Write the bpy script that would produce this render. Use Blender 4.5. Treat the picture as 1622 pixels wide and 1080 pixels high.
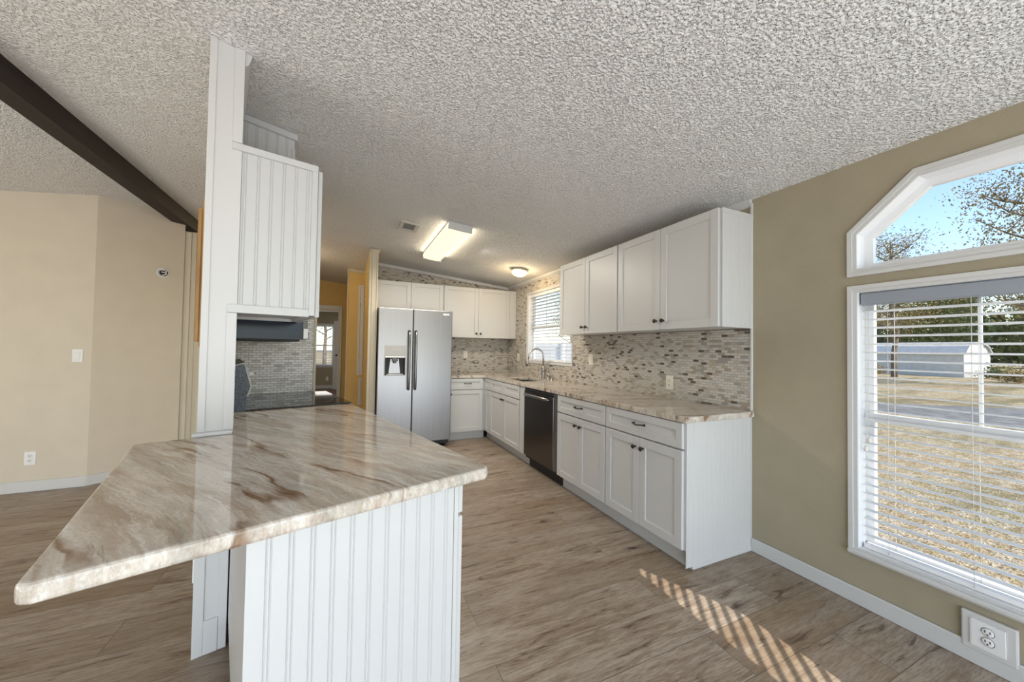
import bpy, bmesh, math, random
from math import sin, cos, pi, radians as R
from mathutils import Vector, Matrix
from mathutils.geometry import tessellate_polygon
random.seed(7)
SC = bpy.context.scene
COL = SC.collection
for o in list(bpy.data.objects): bpy.data.objects.remove(o)

# ------------------------------------------------------------------ camera
F_PX, YAW, PITCH, ROLL = 576.4487, .4236, .0226, .0159
CAM = Vector((-2.4541, -1.5519, 1.2961))
fw = Vector((sin(YAW)*cos(PITCH), cos(YAW)*cos(PITCH), sin(PITCH)))
rt = Vector((cos(YAW), -sin(YAW), 0)); up = rt.cross(fw)
rt2 = cos(ROLL)*rt + sin(ROLL)*up; up2 = -sin(ROLL)*rt + cos(ROLL)*up
cd = bpy.data.cameras.new('camera'); cd.sensor_width = 36; cd.lens = 36*F_PX/1622
cd.clip_start = .02; cd.clip_end = 500
cam = bpy.data.objects.new('camera', cd); COL.objects.link(cam)
M = Matrix.Identity(4)
for i in range(3):
    M[i][0] = rt2[i]; M[i][1] = up2[i]; M[i][2] = -fw[i]; M[i][3] = CAM[i]
cam.matrix_world = M
SC.camera = cam

# ------------------------------------------------------------------ light and exposure
vs = SC.view_settings
vs.view_transform = 'Standard'; vs.look = 'None'; vs.gamma = 1; vs.use_curve_mapping = False
vs.exposure = 0.0
W = bpy.data.worlds.new('world'); SC.world = W; W.use_nodes = True
wn = W.node_tree; bg = wn.nodes['Background']
sky = wn.nodes.new('ShaderNodeTexSky'); sky.sky_type = 'NISHITA'; sky.sun_disc = False
sky.sun_elevation = R(38); sky.sun_rotation = R(170); sky.air_density = 1.0; sky.dust_density = .4; sky.ozone_density = 1.0
wn.links.new(sky.outputs[0], bg.inputs[0]); bg.inputs[1].default_value = .33
SUN_DIR = Vector((-.38, .90, -.85))
sl = bpy.data.lights.new('sun', 'SUN'); sl.energy = 6.5; sl.angle = R(.2); sl.color = (1, .93, .82)
so = bpy.data.objects.new('sun', sl); COL.objects.link(so); so.rotation_euler = SUN_DIR.to_track_quat('-Z', 'Y').to_euler()
so.location = (0, -20, 20)

def area(name, loc, direction, sx, sy, power, color):
    l = bpy.data.lights.new(name, 'AREA'); l.shape = 'RECTANGLE'; l.size = sx; l.size_y = sy; l.energy = power; l.color = color
    o = bpy.data.objects.new(name, l); COL.objects.link(o); o.location = loc
    o.rotation_euler = Vector(direction).to_track_quat('-Z', 'Y').to_euler(); return o
# fill lamps added behind the camera and on the dining side; no glazing there
area('fill_rear', (-1.9, -4.5, 1.3), (0.03, 1, .12), 5.0, 2.2, 22, (.72, .87, 1))  # added fill lamp facing the kitchen
area('fill_up_rear', (-1.9, -3.0, .06), (0, .5, .86), 4.6, 2.6, 212, (.86, .93, 1))  # added lamp tilted upward to brighten the ceiling
area('fill_dining', (-6.0, .2, .15), (.2, .35, .9), 3.2, 2.0, 66, (1, .96, .91))  # added lamp near the floor, lifts the dining-side ceiling
area('daylight_hall_room', (-2.9, 10.7, 1.4), (0, -1, 0), 1.0, 1.2, 6, (1, .95, .88))
area('fill_far_room', (-3.4, 8.6, 2.4), (0, .3, -1), 1.6, 1.6, 26, (1, .93, .84))  # added overhead lamp without a fixture, brightens the far room walls

# ------------------------------------------------------------------ materials
MATS = {}
class N:
    def __init__(s, name):
        s.m = bpy.data.materials.new(name); s.m.use_nodes = True; s.t = s.m.node_tree
        s.p = s.t.nodes['Principled BSDF']; s.out = s.t.nodes['Material Output']; MATS[name] = s.m
    def n(s, typ, **k):
        x = s.t.nodes.new('ShaderNode' + typ)
        for a, b in k.items():
            if a.startswith('i_'):
                key = a[2:]; key = int(key) if key.isdigit() else key.replace('_', ' ')
                x.inputs[key].default_value = b
            else: setattr(x, a, b)
        return x
    def l(s, a, b): s.t.links.new(a, b)
    def coord(s, kind='Object'): return s.n('TexCoord').outputs[kind]
    def map(s, vec, scale=(1, 1, 1), rot=(0, 0, 0), loc=(0, 0, 0)):
        x = s.n('Mapping'); x.inputs['Scale'].default_value = scale; x.inputs['Rotation'].default_value = rot; x.inputs['Location'].default_value = loc
        s.l(vec, x.inputs[0]); return x.outputs[0]
    def noise(s, vec, scale, detail=4, rough=.55, dist=0):
        x = s.n('TexNoise'); x.inputs['Scale'].default_value = scale; x.inputs['Detail'].default_value = detail
        x.inputs['Roughness'].default_value = rough; x.inputs['Distortion'].default_value = dist
        s.l(vec, x.inputs['Vector']); return x.outputs['Fac']
    def ramp(s, fac, stops, interp='LINEAR'):
        x = s.n('ValToRGB'); cr = x.color_ramp; cr.interpolation = interp
        while len(cr.elements) < len(stops): cr.elements.new(.5)
        for e, (p, c) in zip(cr.elements, stops):
            e.position = p; e.color = (c[0], c[1], c[2], 1) if not isinstance(c, (int, float)) else (c, c, c, 1)
        s.l(fac, x.inputs[0]); return x.outputs[0]
    def mix(s, fac, a, b, mode='MIX'):
        x = s.n('Mix'); x.data_type = 'RGBA'; x.blend_type = mode
        for v, i in ((fac, 0), (a, 6), (b, 7)):
            if isinstance(v, (int, float)): x.inputs[i].default_value = v
            elif isinstance(v, tuple): x.inputs[i].default_value = (v[0], v[1], v[2], 1)
            else: s.l(v, x.inputs[i])
        return x.outputs[2]
    def math(s, op, a, b=0.0):
        x = s.n('Math'); x.operation = op
        for i, v in ((0, a), (1, b)):
            if isinstance(v, (int, float)): x.inputs[i].default_value = v
            else: s.l(v, x.inputs[i])
        return x.outputs[0]
    def bump(s, h, strength=.3, dist=.01):
        x = s.n('Bump'); x.inputs['Strength'].default_value = strength; x.inputs['Distance'].default_value = dist
        s.l(h, x.inputs['Height']); s.l(x.outputs[0], s.p.inputs['Normal']); return x
    def set(s, col=None, rough=None, metal=None, spec=None, **k):
        P = s.p.inputs
        if col is not None:
            if isinstance(col, tuple): P['Base Color'].default_value = (*col, 1)
            else: s.l(col, P['Base Color'])
        if rough is not None:
            if isinstance(rough, (int, float)): P['Roughness'].default_value = rough
            else: s.l(rough, P['Roughness'])
        if metal is not None: P['Metallic'].default_value = metal
        if spec is not None: P['Specular IOR Level'].default_value = spec
        return s.m

def plain(name, col, rough=.5, metal=0, spec=.5, nscale=0, nstr=.1, var=.0):
    b = N(name)
    if var:
        f = b.noise(b.coord(), 6, 3)
        c = b.ramp(f, [(.3, tuple(x*(1-var) for x in col)), (.7, tuple(min(1, x*(1+var)) for x in col))])
        b.set(c, rough, metal, spec)
    else: b.set(col, rough, metal, spec)
    if nscale: b.bump(b.noise(b.coord(), nscale, 3), nstr, .004)
    return b.m

m_white = plain('cabinet_white', (.61, .61, .605), .38)
m_trim = plain('trim_white', (.63, .63, .625), .42)
m_post = plain('post_white', (.66, .65, .64), .5, nscale=35, nstr=.04)
m_tan = plain('wall_tan', (.375, .33, .24), .75, spec=.2, nscale=95, nstr=.35, var=.03)
m_cream = plain('wall_cream', (.66, .595, .49), .8, spec=.2, nscale=120, nstr=.08, var=.025)
m_gold = plain('wall_gold', (.66, .47, .19), .75, spec=.2, nscale=95, nstr=.2, var=.03)
m_batten = plain('batten_beige', (.58, .525, .41), .6)
m_bronze = plain('dark_bronze', (.06, .05, .042), .32, .9)
m_plate = plain('outlet_almond', (.78, .75, .66), .4)
m_plate_w = plain('outlet_white', (.82, .82, .82), .4)
m_slot = plain('slot_black', (.02, .02, .02), .5)
m_black = plain('appliance_black', (.018, .02, .024), .16, spec=.6)
m_blackm = plain('matte_black', (.015, .015, .016), .5)
m_blind = plain('blind_white', (.80, .81, .82), .6, spec=.25)
m_valance = plain('valance_grey', (.30, .33, .38), .4)
m_vinyl = plain('vinyl_white', (.84, .85, .87), .35)
m_chrome = plain('brushed_nickel', (.50, .48, .455), .30, 1)
m_vent = plain('vent_grey', (.62, .60, .56), .5)
m_cord = plain('cord_white', (.75, .73, .68), .6)
m_panel = plain('grey_plastic', (.40, .40, .40), .35)
m_brass = plain('brass', (.6, .43, .16), .3, 1)

def steel(name, col, rough, horizontal=False):
    b = N(name); v = b.map(b.coord(), (2, 2, 400) if horizontal else (300, 300, 1.5))
    f = b.noise(v, 1.0, 2)
    b.set(b.ramp(f, [(.3, tuple(c*.9 for c in col)), (.7, tuple(c*1.08 for c in col))]), b.math('ADD', b.math('MULTIPLY', f, .1), rough-.05), 1)
    return b.m
m_steel = steel('stainless_steel', (.30, .30, .31), .33)
m_steeld = steel('dark_stainless', (.13, .122, .118), .30)
m_hood = steel('black_steel', (.018, .022, .03), .14, True)

def popcorn():
    b = N('popcorn_ceiling'); c = b.coord()
    v = b.n('TexVoronoi'); v.inputs['Scale'].default_value = 78; b.l(c, v.inputs['Vector'])
    n2 = b.noise(c, 88, 2, .5); n3 = b.noise(c, 190, 2, .6)
    pits = b.ramp(n2, [(.36, 0), (.47, 1)], 'EASE')
    blob = b.ramp(v.outputs['Distance'], [(.25, 1), (.75, 0)], 'EASE')
    h = b.math('ADD', b.math('ADD', b.math('MULTIPLY', pits, .8), b.math('MULTIPLY', blob, .3)), b.math('MULTIPLY', n3, .3))
    f = b.noise(c, 2.0, 2)
    b.set(b.ramp(f, [(.3, (.86, .85, .83)), (.7, (.89, .88, .86))]), .95, spec=.05)
    b.bump(h, 1.0, .0135); return b.m
m_ceil = popcorn()

def floorwood():
    b = N('plank_floor'); c = b.coord()
    br = b.n('TexBrick'); br.offset = .37; br.offset_frequency = 2; br.squash = 1
    for k, v in (('Scale', 1), ('Mortar Size', .0016), ('Mortar Smooth', .2), ('Bias', 0), ('Brick Width', 1.5), ('Row Height', .2285)): br.inputs[k].default_value = v
    br.inputs['Color1'].default_value = (0, 0, 0, 1); br.inputs['Color2'].default_value = (1, 1, 1, 1); br.inputs['Mortar'].default_value = (.5, .5, .5, 1)
    b.l(b.map(c, loc=(.37, .1465, 0)), br.inputs['Vector'])
    rnd = br.outputs['Color']; mort = br.outputs['Fac']
    # shift the grain per plank
    off = b.n('VectorMath'); off.operation = 'MULTIPLY_ADD'; b.l(rnd, off.inputs[0]); off.inputs[1].default_value = (7.3, 3.1, 5.7); b.l(c, off.inputs[2])
    g = off.outputs[0]
    fine = b.noise(b.map(g, (14, 150, 1)), 1, 5, .7)
    mid = b.noise(b.map(g, (3.2, 24, 1)), 1, 8, .72, .8)
    big = b.noise(b.map(g, (1.1, 6, 1)), 1, 4, .6)
    wv = b.n('TexWave'); wv.wave_type = 'BANDS'; wv.bands_direction = 'Y'
    for k, v in (('Scale', 9), ('Distortion', 9), ('Detail', 4), ('Detail Scale', 1.0), ('Detail Roughness', .6)): wv.inputs[k].default_value = v
    b.l(b.map(g, (.4, 2.4, 1)), wv.inputs['Vector'])
    vo = b.n('TexVoronoi'); vo.inputs['Scale'].default_value = 1; vo.inputs['Randomness'].default_value = 1; vo.voronoi_dimensions = '2D'
    wp = b.n('TexNoise'); wp.inputs['Scale'].default_value = 22; wp.inputs['Detail'].default_value = 4; b.l(g, wp.inputs['Vector'])
    kv = b.n('VectorMath'); kv.operation = 'MULTIPLY_ADD'; b.l(wp.outputs['Color'], kv.inputs[0]); kv.inputs[1].default_value = (.07, .12, 0); b.l(b.map(g, (.95, 2.6, 1)), kv.inputs[2])
    b.l(kv.outputs[0], vo.inputs['Vector'])
    knot = b.ramp(vo.outputs['Distance'], [(.014, 1), (.03, .8), (.045, .35), (.10, 0)])
    knot = b.math('MULTIPLY', knot, b.ramp(b.noise(b.map(g, (.6, 1.4, 1)), 1, 2), [(.44, .15), (.56, 1)]))
    base = b.ramp(rnd, [(0, (.285, .222, .155)), (.35, (.365, .30, .225)), (.7, (.43, .365, .29)), (1, (.27, .19, .115))])
    c1 = b.mix(b.math('MULTIPLY', b.ramp(mid, [(.46, 0), (.60, 1)]), .85), base, (.20, .13, .08))
    c2 = b.mix(b.math('MULTIPLY', b.ramp(wv.outputs['Fac'], [(.6, 0), (.98, 1)]), .32), c1, (.27, .19, .13))
    c3 = b.mix(b.ramp(big, [(.45, 0), (.7, .6)]), c2, (.46, .40, .345))
    c4 = b.mix(b.math('MULTIPLY', b.ramp(fine, [(.47, 0), (.60, 1)]), .6), c3, (.19, .13, .09))
    c4 = b.mix(b.math('MULTIPLY', b.ramp(mid, [(.60, 0), (.635, 1)]), .8), c4, (.07, .04, .025))
    c5 = b.mix(b.math('MULTIPLY', knot, .95), c4, (.045, .026, .016))
    c6 = b.mix(b.math('MULTIPLY', mort, .75), c5, (.06, .045, .035))
    b.set(c6, b.math('ADD', b.math('MULTIPLY', fine, .2), .28), spec=.5)
    b.bump(b.math('SUBTRACT', b.math('MULTIPLY', fine, .35), mort), .25, .0015)
    return b.m
m_floor = floorwood()

def granite(name, rot, loc=(0, 0, 0)):
    b = N(name); c = b.map(b.coord(), (1, 1, 1), (0, 0, rot), loc)
    warp = b.n('TexNoise'); warp.inputs['Scale'].default_value = 2.2; warp.inputs['Detail'].default_value = 5; warp.inputs['Roughness'].default_value = .6; b.l(c, warp.inputs['Vector'])
    w = b.n('VectorMath'); w.operation = 'MULTIPLY_ADD'; b.l(warp.outputs['Color'], w.inputs[0]); w.inputs[1].default_value = (.08, .11, .05); b.l(c, w.inputs[2])
    cw = w.outputs[0]
    broad = b.noise(b.map(cw, (1.3, 7, 3)), 1, 4, .6)
    st = b.noise(b.map(cw, (3.2, 34, 12)), 1, 8, .68, .3)
    st2 = b.noise(b.map(cw, (5, 62, 25), loc=(2, 5, 1)), 1, 6, .65)
    fine = b.noise(b.map(c, (70, 160, 90)), 1, 4, .7)
    vein = b.noise(b.map(cw, (.55, 4.6, 2), loc=(3.1, 1.7, 0)), 1, 4, .5, .1)
    vl = b.ramp(b.math('ABSOLUTE', b.math('SUBTRACT', vein, .5)), [(0, 1), (.006, .85), (.012, .3), (.022, 0)])
    gate = b.ramp(b.noise(b.map(cw, (2.2, 4, 2)), 1, 3), [(.40, 0), (.50, 1)])
    base = b.ramp(broad, [(.25, (.40, .405, .39)), (.42, (.54, .485, .41)), (.52, (.66, .60, .525)), (.62, (.50, .41, .325)), (.75, (.37, .335, .30))])
    c1 = b.mix(b.math('MULTIPLY', b.ramp(st, [(.53, 0), (.61, 1)]), .42), base, (.38, .275, .19))
    c2 = b.mix(b.math('MULTIPLY', b.ramp(st2, [(.38, 1), (.48, 0)]), .6), c1, (.80, .78, .74))
    c3 = b.mix(b.math('MULTIPLY', b.ramp(st2, [(.58, 0), (.66, 1)]), .55), c2, (.22, .17, .13))
    c3 = b.mix(b.math('MULTIPLY', b.ramp(fine, [(.45, 0), (.65, 1)]), .35), c3, (.34, .28, .23))
    c4 = b.mix(b.math('MULTIPLY', b.math('MULTIPLY', vl, gate), .9), c3, (.19, .10, .04))
    b.set(c4, .06, spec=.55); return b.m
m_gran = granite('granite_bar', R(69))
m_gran2 = granite('granite_counter', R(20), (.3, 0, 0))

def tiles(name, axis, palette, rot=0):
    b = N(name); sp = b.n('SeparateXYZ'); b.l(b.coord(), sp.inputs[0])
    cb = b.n('CombineXYZ'); b.l(sp.outputs['X' if axis == 'X' else 'Y'], cb.inputs[0]); b.l(sp.outputs['Z'], cb.inputs[1])
    br = b.n('TexBrick'); br.offset = .5; br.offset_frequency = 2; br.squash = 1
    for k, v in (('Scale', 1), ('Mortar Size', .0016), ('Mortar Smooth', .1), ('Bias', 0), ('Brick Width', .047), ('Row Height', .0185)): br.inputs[k].default_value = v
    br.inputs['Color1'].default_value = (0, 0, 0, 1); br.inputs['Color2'].default_value = (1, 1, 1, 1); br.inputs['Mortar'].default_value = (.5, .5, .5, 1)
    b.l(cb.outputs[0], br.inputs['Vector'])
    col = b.ramp(br.outputs['Color'], palette, 'CONSTANT')
    marb = b.noise(b.coord(), 60, 3)
    col = b.mix(b.math('MULTIPLY', marb, .3), col, (.50, .46, .40))
    col = b.mix(br.outputs['Fac'], col, (.33, .30, .265))
    b.set(col, b.math('ADD', b.math('MULTIPLY', br.outputs['Fac'], .5), .22), spec=.5)
    b.bump(b.math('SUBTRACT', 1, br.outputs['Fac']), .5, .002); return b.m
PAL = [(0, (.58, .55, .505)), (.30, (.47, .43, .37)), (.46, (.51, .51, .50)), (.58, (.60, .575, .535)), (.68, (.36, .285, .215)), (.76, (.31, .29, .265)), (.83, (.44, .37, .29)), (.885, (.06, .045, .035)), (.945, (.53, .505, .465))]
m_tileY = tiles('mosaic_tile_right', 'Y', PAL)
m_tileX = tiles('mosaic_tile_back', 'X', PAL)
PAL2 = [(0, (.84, .83, .81)), (.35, (.66, .64, .61)), (.52, (.78, .77, .75)), (.66, (.56, .53, .49)), (.78, (.82, .81, .79)), (.93, (.38, .36, .34)), (.96, (.7, .67, .63))]
m_tileS = tiles('mosaic_tile_range', 'X', PAL2)

def wood(name, c0, c1, scale, rough=.5):
    b = N(name); v = b.map(b.coord(), scale)
    f = b.noise(v, 1, 5, .6, .5)
    b.set(b.ramp(f, [(.3, c0), (.7, c1)]), rough); b.bump(f, .15, .003); return b.m
m_beam = wood('beam_wood', (.008, .0045, .003), (.026, .014, .008), (40, 1.5, 40), .65)
m_oak = wood('golden_oak', (.30, .155, .045), (.50, .29, .10), (30, 30, 2), .4)
m_dfloor = wood('dark_floor', (.10, .035, .02), (.17, .07, .04), (3, 30, 1), .35)

def emis(name, col, s):
    b = N(name); b.p.inputs['Emission Color'].default_value = (*col, 1); b.p.inputs['Emission Strength'].default_value = s
    b.set(col, .3); return b.m
m_lens = emis('fluorescent_lens', (1, .88, .64), .95)
m_dome = emis('dome_glass', (1, .78, .42), 2.2)

def glass(name, tint=(1, 1, 1)):
    b = N(name); tr = b.n('BsdfTransparent'); tr.inputs[0].default_value = (*tint, 1)
    gl = b.n('BsdfGlossy'); gl.inputs['Roughness'].default_value = .02
    fr = b.n('Fresnel'); fr.inputs[0].default_value = 1.45
    mx = b.n('MixShader'); ge = b.n('NewGeometry'); b.l(b.math('MULTIPLY', fr.outputs[0], b.math('SUBTRACT', 1, ge.outputs['Backfacing'])), mx.inputs[0]); b.l(tr.outputs[0], mx.inputs[1]); b.l(gl.outputs[0], mx.inputs[2])
    b.l(mx.outputs[0], b.out.inputs[0]); return b.m
m_glass = glass('window_glass', (.97, .98, .98))

def cooktop():
    b = N('ceramic_glass'); b.set((.012, .013, .015), .035, spec=.9); return b.m
m_cook = cooktop()
def speckle():
    b = N('range_side'); f = b.noise(b.coord(), 260, 2)
    b.set(b.ramp(f, [(.42, (.03, .04, .055)), (.62, (.16, .2, .26))]), .4); return b.m
m_rside = speckle()

def lawn():
    b = N('winter_lawn'); c = b.coord()
    f = b.noise(c, .35, 5, .6); g = b.noise(c, 9, 5, .7); h = b.noise(c, 40, 3, .7)
    col = b.ramp(f, [(.3, (.36, .25, .12)), (.48, (.47, .35, .19)), (.6, (.40, .33, .17)), (.75, (.25, .24, .10))])
    col = b.mix(b.ramp(g, [(.45, 0), (.56, .8)]), col, (.66, .57, .44))
    col = b.mix(b.ramp(h, [(.5, 0), (.6, .8)]), col, (.13, .085, .045))
    col = b.mix(b.ramp(b.noise(b.map(c, (.25, 1.1, 1)), .8, 4, .7), [(.5, 0), (.62, .65)]), col, (.17, .14, .07))
    b.set(col, .95, spec=.05); b.bump(b.math('ADD', g, h), .8, .05); return b.m
m_lawn = lawn()
def noisy(name, c0, c1, sc, rough=.9):
    b = N(name); f = b.noise(b.coord(), sc, 5, .65); b.set(b.ramp(f, [(.35, c0), (.65, c1)]), rough, spec=.1); return b.m
m_road = noisy('gravel_road', (.13, .125, .12), (.24, .23, .22), 3)
m_bark = noisy('bark', (.10, .075, .055), (.24, .19, .15), 12)
m_shedw = noisy('shed_siding', (.48, .48, .48), (.56, .55, .54), 3)
m_shedr = noisy('shed_roof', (.42, .43, .45), (.52, .53, .55), 3)
m_fence = noisy('white_vinyl_fence', (.78, .79, .80), (.84, .84, .84), 2)
def leafm(name, c0, c1):
    b = N(name); f = b.noise(b.coord(), 1.3, 4, .7); b.set(b.ramp(f, [(.3, c0), (.7, c1)]), .7, spec=.2); return b.m
m_leaf = [leafm('leaf_oak', (.055, .075, .022), (.17, .19, .06)), leafm('leaf_pine', (.03, .055, .025), (.09, .13, .055)), leafm('leaf_autumn', (.20, .15, .06), (.33, .24, .10))]

# ------------------------------------------------------------------ mesh builder
class B:
    def __init__(s): s.bm = bmesh.new()
    def box(s, x0, x1, y0, y1, z0, z1, bev=0, seg=1):
        x0, x1 = sorted((x0, x1)); y0, y1 = sorted((y0, y1)); z0, z1 = sorted((z0, z1))
        v = [s.bm.verts.new(p) for p in ((x0,y0,z0),(x1,y0,z0),(x1,y1,z0),(x0,y1,z0),(x0,y0,z1),(x1,y0,z1),(x1,y1,z1),(x0,y1,z1))]
        f = [s.bm.faces.new([v[i] for i in q]) for q in ((3,2,1,0),(4,5,6,7),(0,1,5,4),(1,2,6,5),(2,3,7,6),(3,0,4,7))]
        if bev:
            ed = {e for q in f for e in q.edges}
            bmesh.ops.bevel(s.bm, geom=list(ed), offset=bev, segments=seg, profile=.5, affect='EDGES')
        return s
    def plate(s, outer, holes, f0, f1):
        """polygon with holes as a slab: f0 / f1 turn (u,v) into its two faces"""
        loops = [list(outer)] + [list(h) for h in holes]
        flat = [p for l in loops for p in l]
        tris = tessellate_polygon([[Vector((p[0], p[1], 0)) for p in l] for l in loops])
        a = [s.bm.verts.new(f0(*p)) for p in flat]; b = [s.bm.verts.new(f1(*p)) for p in flat]
        for t in tris:
            s.bm.faces.new([a[i] for i in t]); s.bm.faces.new([b[i] for i in reversed(t)])
        k = 0
        for l in loops:
            n = len(l)
            for i in range(n):
                j = (i+1) % n
                s.bm.faces.new((a[k+i], a[k+j], b[k+j], b[k+i]))
            k += n
        bmesh.ops.recalc_face_normals(s.bm, faces=s.bm.faces[:]); return s
    def prism(s, poly, f0, f1): return s.plate(poly, [], f0, f1)
    def tube(s, pts, r, seg=10, cap=True):
        pts = [Vector(p) for p in pts]; n = len(pts); rad = r if isinstance(r, (list, tuple)) else [r]*n
        t0 = (pts[1]-pts[0]).normalized(); nv = t0.orthogonal().normalized(); rings = []
        for i in range(n):
            t = (pts[min(i+1, n-1)]-pts[max(i-1, 0)]).normalized()
            nv = (nv - t*nv.dot(t)).normalized(); bv = t.cross(nv)
            rings.append([s.bm.verts.new(pts[i]+rad[i]*(cos(2*pi*k/seg)*nv+sin(2*pi*k/seg)*bv)) for k in range(seg)])
        for i in range(n-1):
            for k in range(seg):
                s.bm.faces.new((rings[i][k], rings[i][(k+1)%seg], rings[i+1][(k+1)%seg], rings[i+1][k])).smooth = True
        if cap:
            s.bm.faces.new(rings[0][::-1]); s.bm.faces.new(rings[-1])
        return s
    def lathe(s, prof, org, axis, seg=20):
        """prof = [(radius, height)] along axis"""
        ax = Vector(axis).normalized(); u = ax.orthogonal().normalized(); v = ax.cross(u); o = Vector(org); rings = []
        for r, h in prof:
            if r < 1e-6: rings.append([s.bm.verts.new(o+ax*h)])
            else: rings.append([s.bm.verts.new(o+ax*h+r*(cos(2*pi*k/seg)*u+sin(2*pi*k/seg)*v)) for k in range(seg)])
        for a, b in zip(rings, rings[1:]):
            for k in range(seg):
                j = (k+1) % seg
                if len(a) == 1 and len(b) == 1: continue
                if len(a) == 1: f = (a[0], b[j], b[k])
                elif len(b) == 1: f = (a[k], a[j], b[0])
                else: f = (a[k], a[j], b[j], b[k])
                s.bm.faces.new(f).smooth = True
        if len(rings[0]) > 1: s.bm.faces.new(rings[0][::-1])
        if len(rings[-1]) > 1: s.bm.faces.new(rings[-1])
        return s
    def shaker(s, x0, x1, z0, z1, t=.02, rail=.057, rec=.009, y=-.003, g=.0015):
        """shaker front: outer face at y-t, recessed flat panel"""
        x0 += g; x1 -= g; z0 += g; z1 -= g; yf = y-t; yr = yf+rec; e = .002
        s.box(x0, x0+rail, yf, y, z0, z1, e); s.box(x1-rail, x1, yf, y, z0, z1, e)
        s.box(x0+rail, x1-rail, yf, y, z0, z0+rail, e*.6); s.box(x0+rail, x1-rail, yf, y, z1-rail, z1, e*.6)
        s.box(x0+rail-.004, x1-rail+.004, yr, y-.001, z0+rail-.004, z1-rail+.004); return s
    def bead(s, x0, x1, z0, z1, y, pitch=.05, t=.006, start=None, w=.0045, d=.003, double=True):
        """beadboard sheet facing -y, its back at y"""
        prof = [(x0, -t)]; x = x0+(start if start is not None else pitch*.6)
        while x < x1-.01:
            for q in ((0,) if not double else (-.0045, .0045)):
                prof += [(x+q-w/2, -t), (x+q, -t+d), (x+q+w/2, -t)]
            x += pitch
        prof += [(x1, -t)]
        a = [s.bm.verts.new((px, y+py, z0)) for px, py in prof]; b = [s.bm.verts.new((px, y+py, z1)) for px, py in prof]
        for i in range(len(prof)-1): s.bm.faces.new((a[i], a[i+1], b[i+1], b[i]))
        c = [s.bm.verts.new(p) for p in ((x0, y, z0), (x1, y, z0), (x1, y, z1), (x0, y, z1))]
        s.bm.faces.new((c[3], c[2], c[1], c[0])); s.bm.faces.new((c[0], a[0], b[0], c[3])); s.bm.faces.new((a[-1], c[1], c[2], b[-1]))
        s.bm.faces.new([c[0], c[1]]+a[::-1]); s.bm.faces.new([c[2], c[3]]+b); return s
    def build(s, name, mat, parent=None, **props):
        me = bpy.data.meshes.new(name); s.bm.to_mesh(me); s.bm.free()
        o = bpy.data.objects.new(name, me); COL.objects.link(o)
        for m in (mat if isinstance(mat, (list, tuple)) else [mat]): me.materials.append(m)
        if parent: o.parent = parent
        for k, v in props.items(): o[k] = v
        return o

def thing(name, label, cat, loc=(0, 0, 0), rot=0, group=None):
    o = bpy.data.objects.new(name, None); COL.objects.link(o); o.empty_display_size = .1
    o.location = loc; o.rotation_euler = (0, 0, rot); o['label'] = label; o['category'] = cat
    if group: o['group'] = group
    return o
def tag(o, label, cat, group=None):
    o['label'] = label; o['category'] = cat
    if group: o['group'] = group
    return o
def struct(o, label=None, cat=None):
    o['kind'] = 'structure'
    if label: o['label'] = label
    if cat: o['category'] = cat
    return o
def node(name, loc=(0, 0, 0), rot=0):
    o = bpy.data.objects.new(name, None); COL.objects.link(o); o.empty_display_size = .1; o.location = loc; o.rotation_euler = (0, 0, rot); return o

# ------------------------------------------------------------------ measures
ZC, ZB = .913, .876                                    # worktop top and underside
YB = 4.057                                             # back wall
cz = lambda x: 2.325-.095*x if x > -4.06 else 2.7107+.116*(x+4.06)   # ceiling height
PHI = R(14.5); P0 = Vector((-2.902, .403, 0))          # the peninsula stands turned in the room
PEN = (P0.x, P0.y, 0)
def pw(a, b, z=0): return Vector((P0.x+a*cos(PHI)-b*sin(PHI), P0.y+a*sin(PHI)+b*cos(PHI), z))

# ------------------------------------------------------------------ shell
o = B().box(-7.6, .12, -4.6, 6.7, -.1, 0).build('floor', m_floor); struct(o)
b = B()
b.prism([(-7.6, cz(-7.6)), (-4.06, cz(-4.06)), (.12, cz(.12)), (.12, cz(.12)+.1), (-4.06, cz(-4.06)+.1), (-7.6, cz(-7.6)+.1)], lambda u, v: (u, -4.6, v), lambda u, v: (u, 6.7, v))
o = b.build('ceiling', m_ceil); struct(o)

WL = [(-.545, .285), (-1.70, .285), (-1.70, 1.628), (-.545, 1.628)]                      # big window opening (Y,z)
WA = [(-.545, 1.742), (-1.70, 1.742), (-1.70, 1.935), (-1.465, 2.155), (-.78, 2.155), (-.545, 1.935)]
W5 = [(-1.80, 1.38), (-3.0, 1.38), (-3.0, 2.20), (-1.80, 2.20)]                        # unseen opening, added to let sun stripes reach the floor
WK = [(2.13, 1.125), (3.31, 1.125), (3.31, 2.115), (2.13, 2.115)]
b = B()
b.plate([(-4.6, 0), (YB, 0), (YB, cz(0)), (-4.6, cz(0))], [WL, WA, WK, W5], lambda u, v: (0, u, v), lambda u, v: (.115, u, v))
struct(b.build('wall_right', m_tan))
struct(B().prism([(-2.13, 0), (.115, 0), (.115, cz(0)), (-2.13, cz(-2.13))], lambda u, v: (u, YB, v), lambda u, v: (u, YB+.1, v)).build('wall_back', m_tan))
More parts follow.
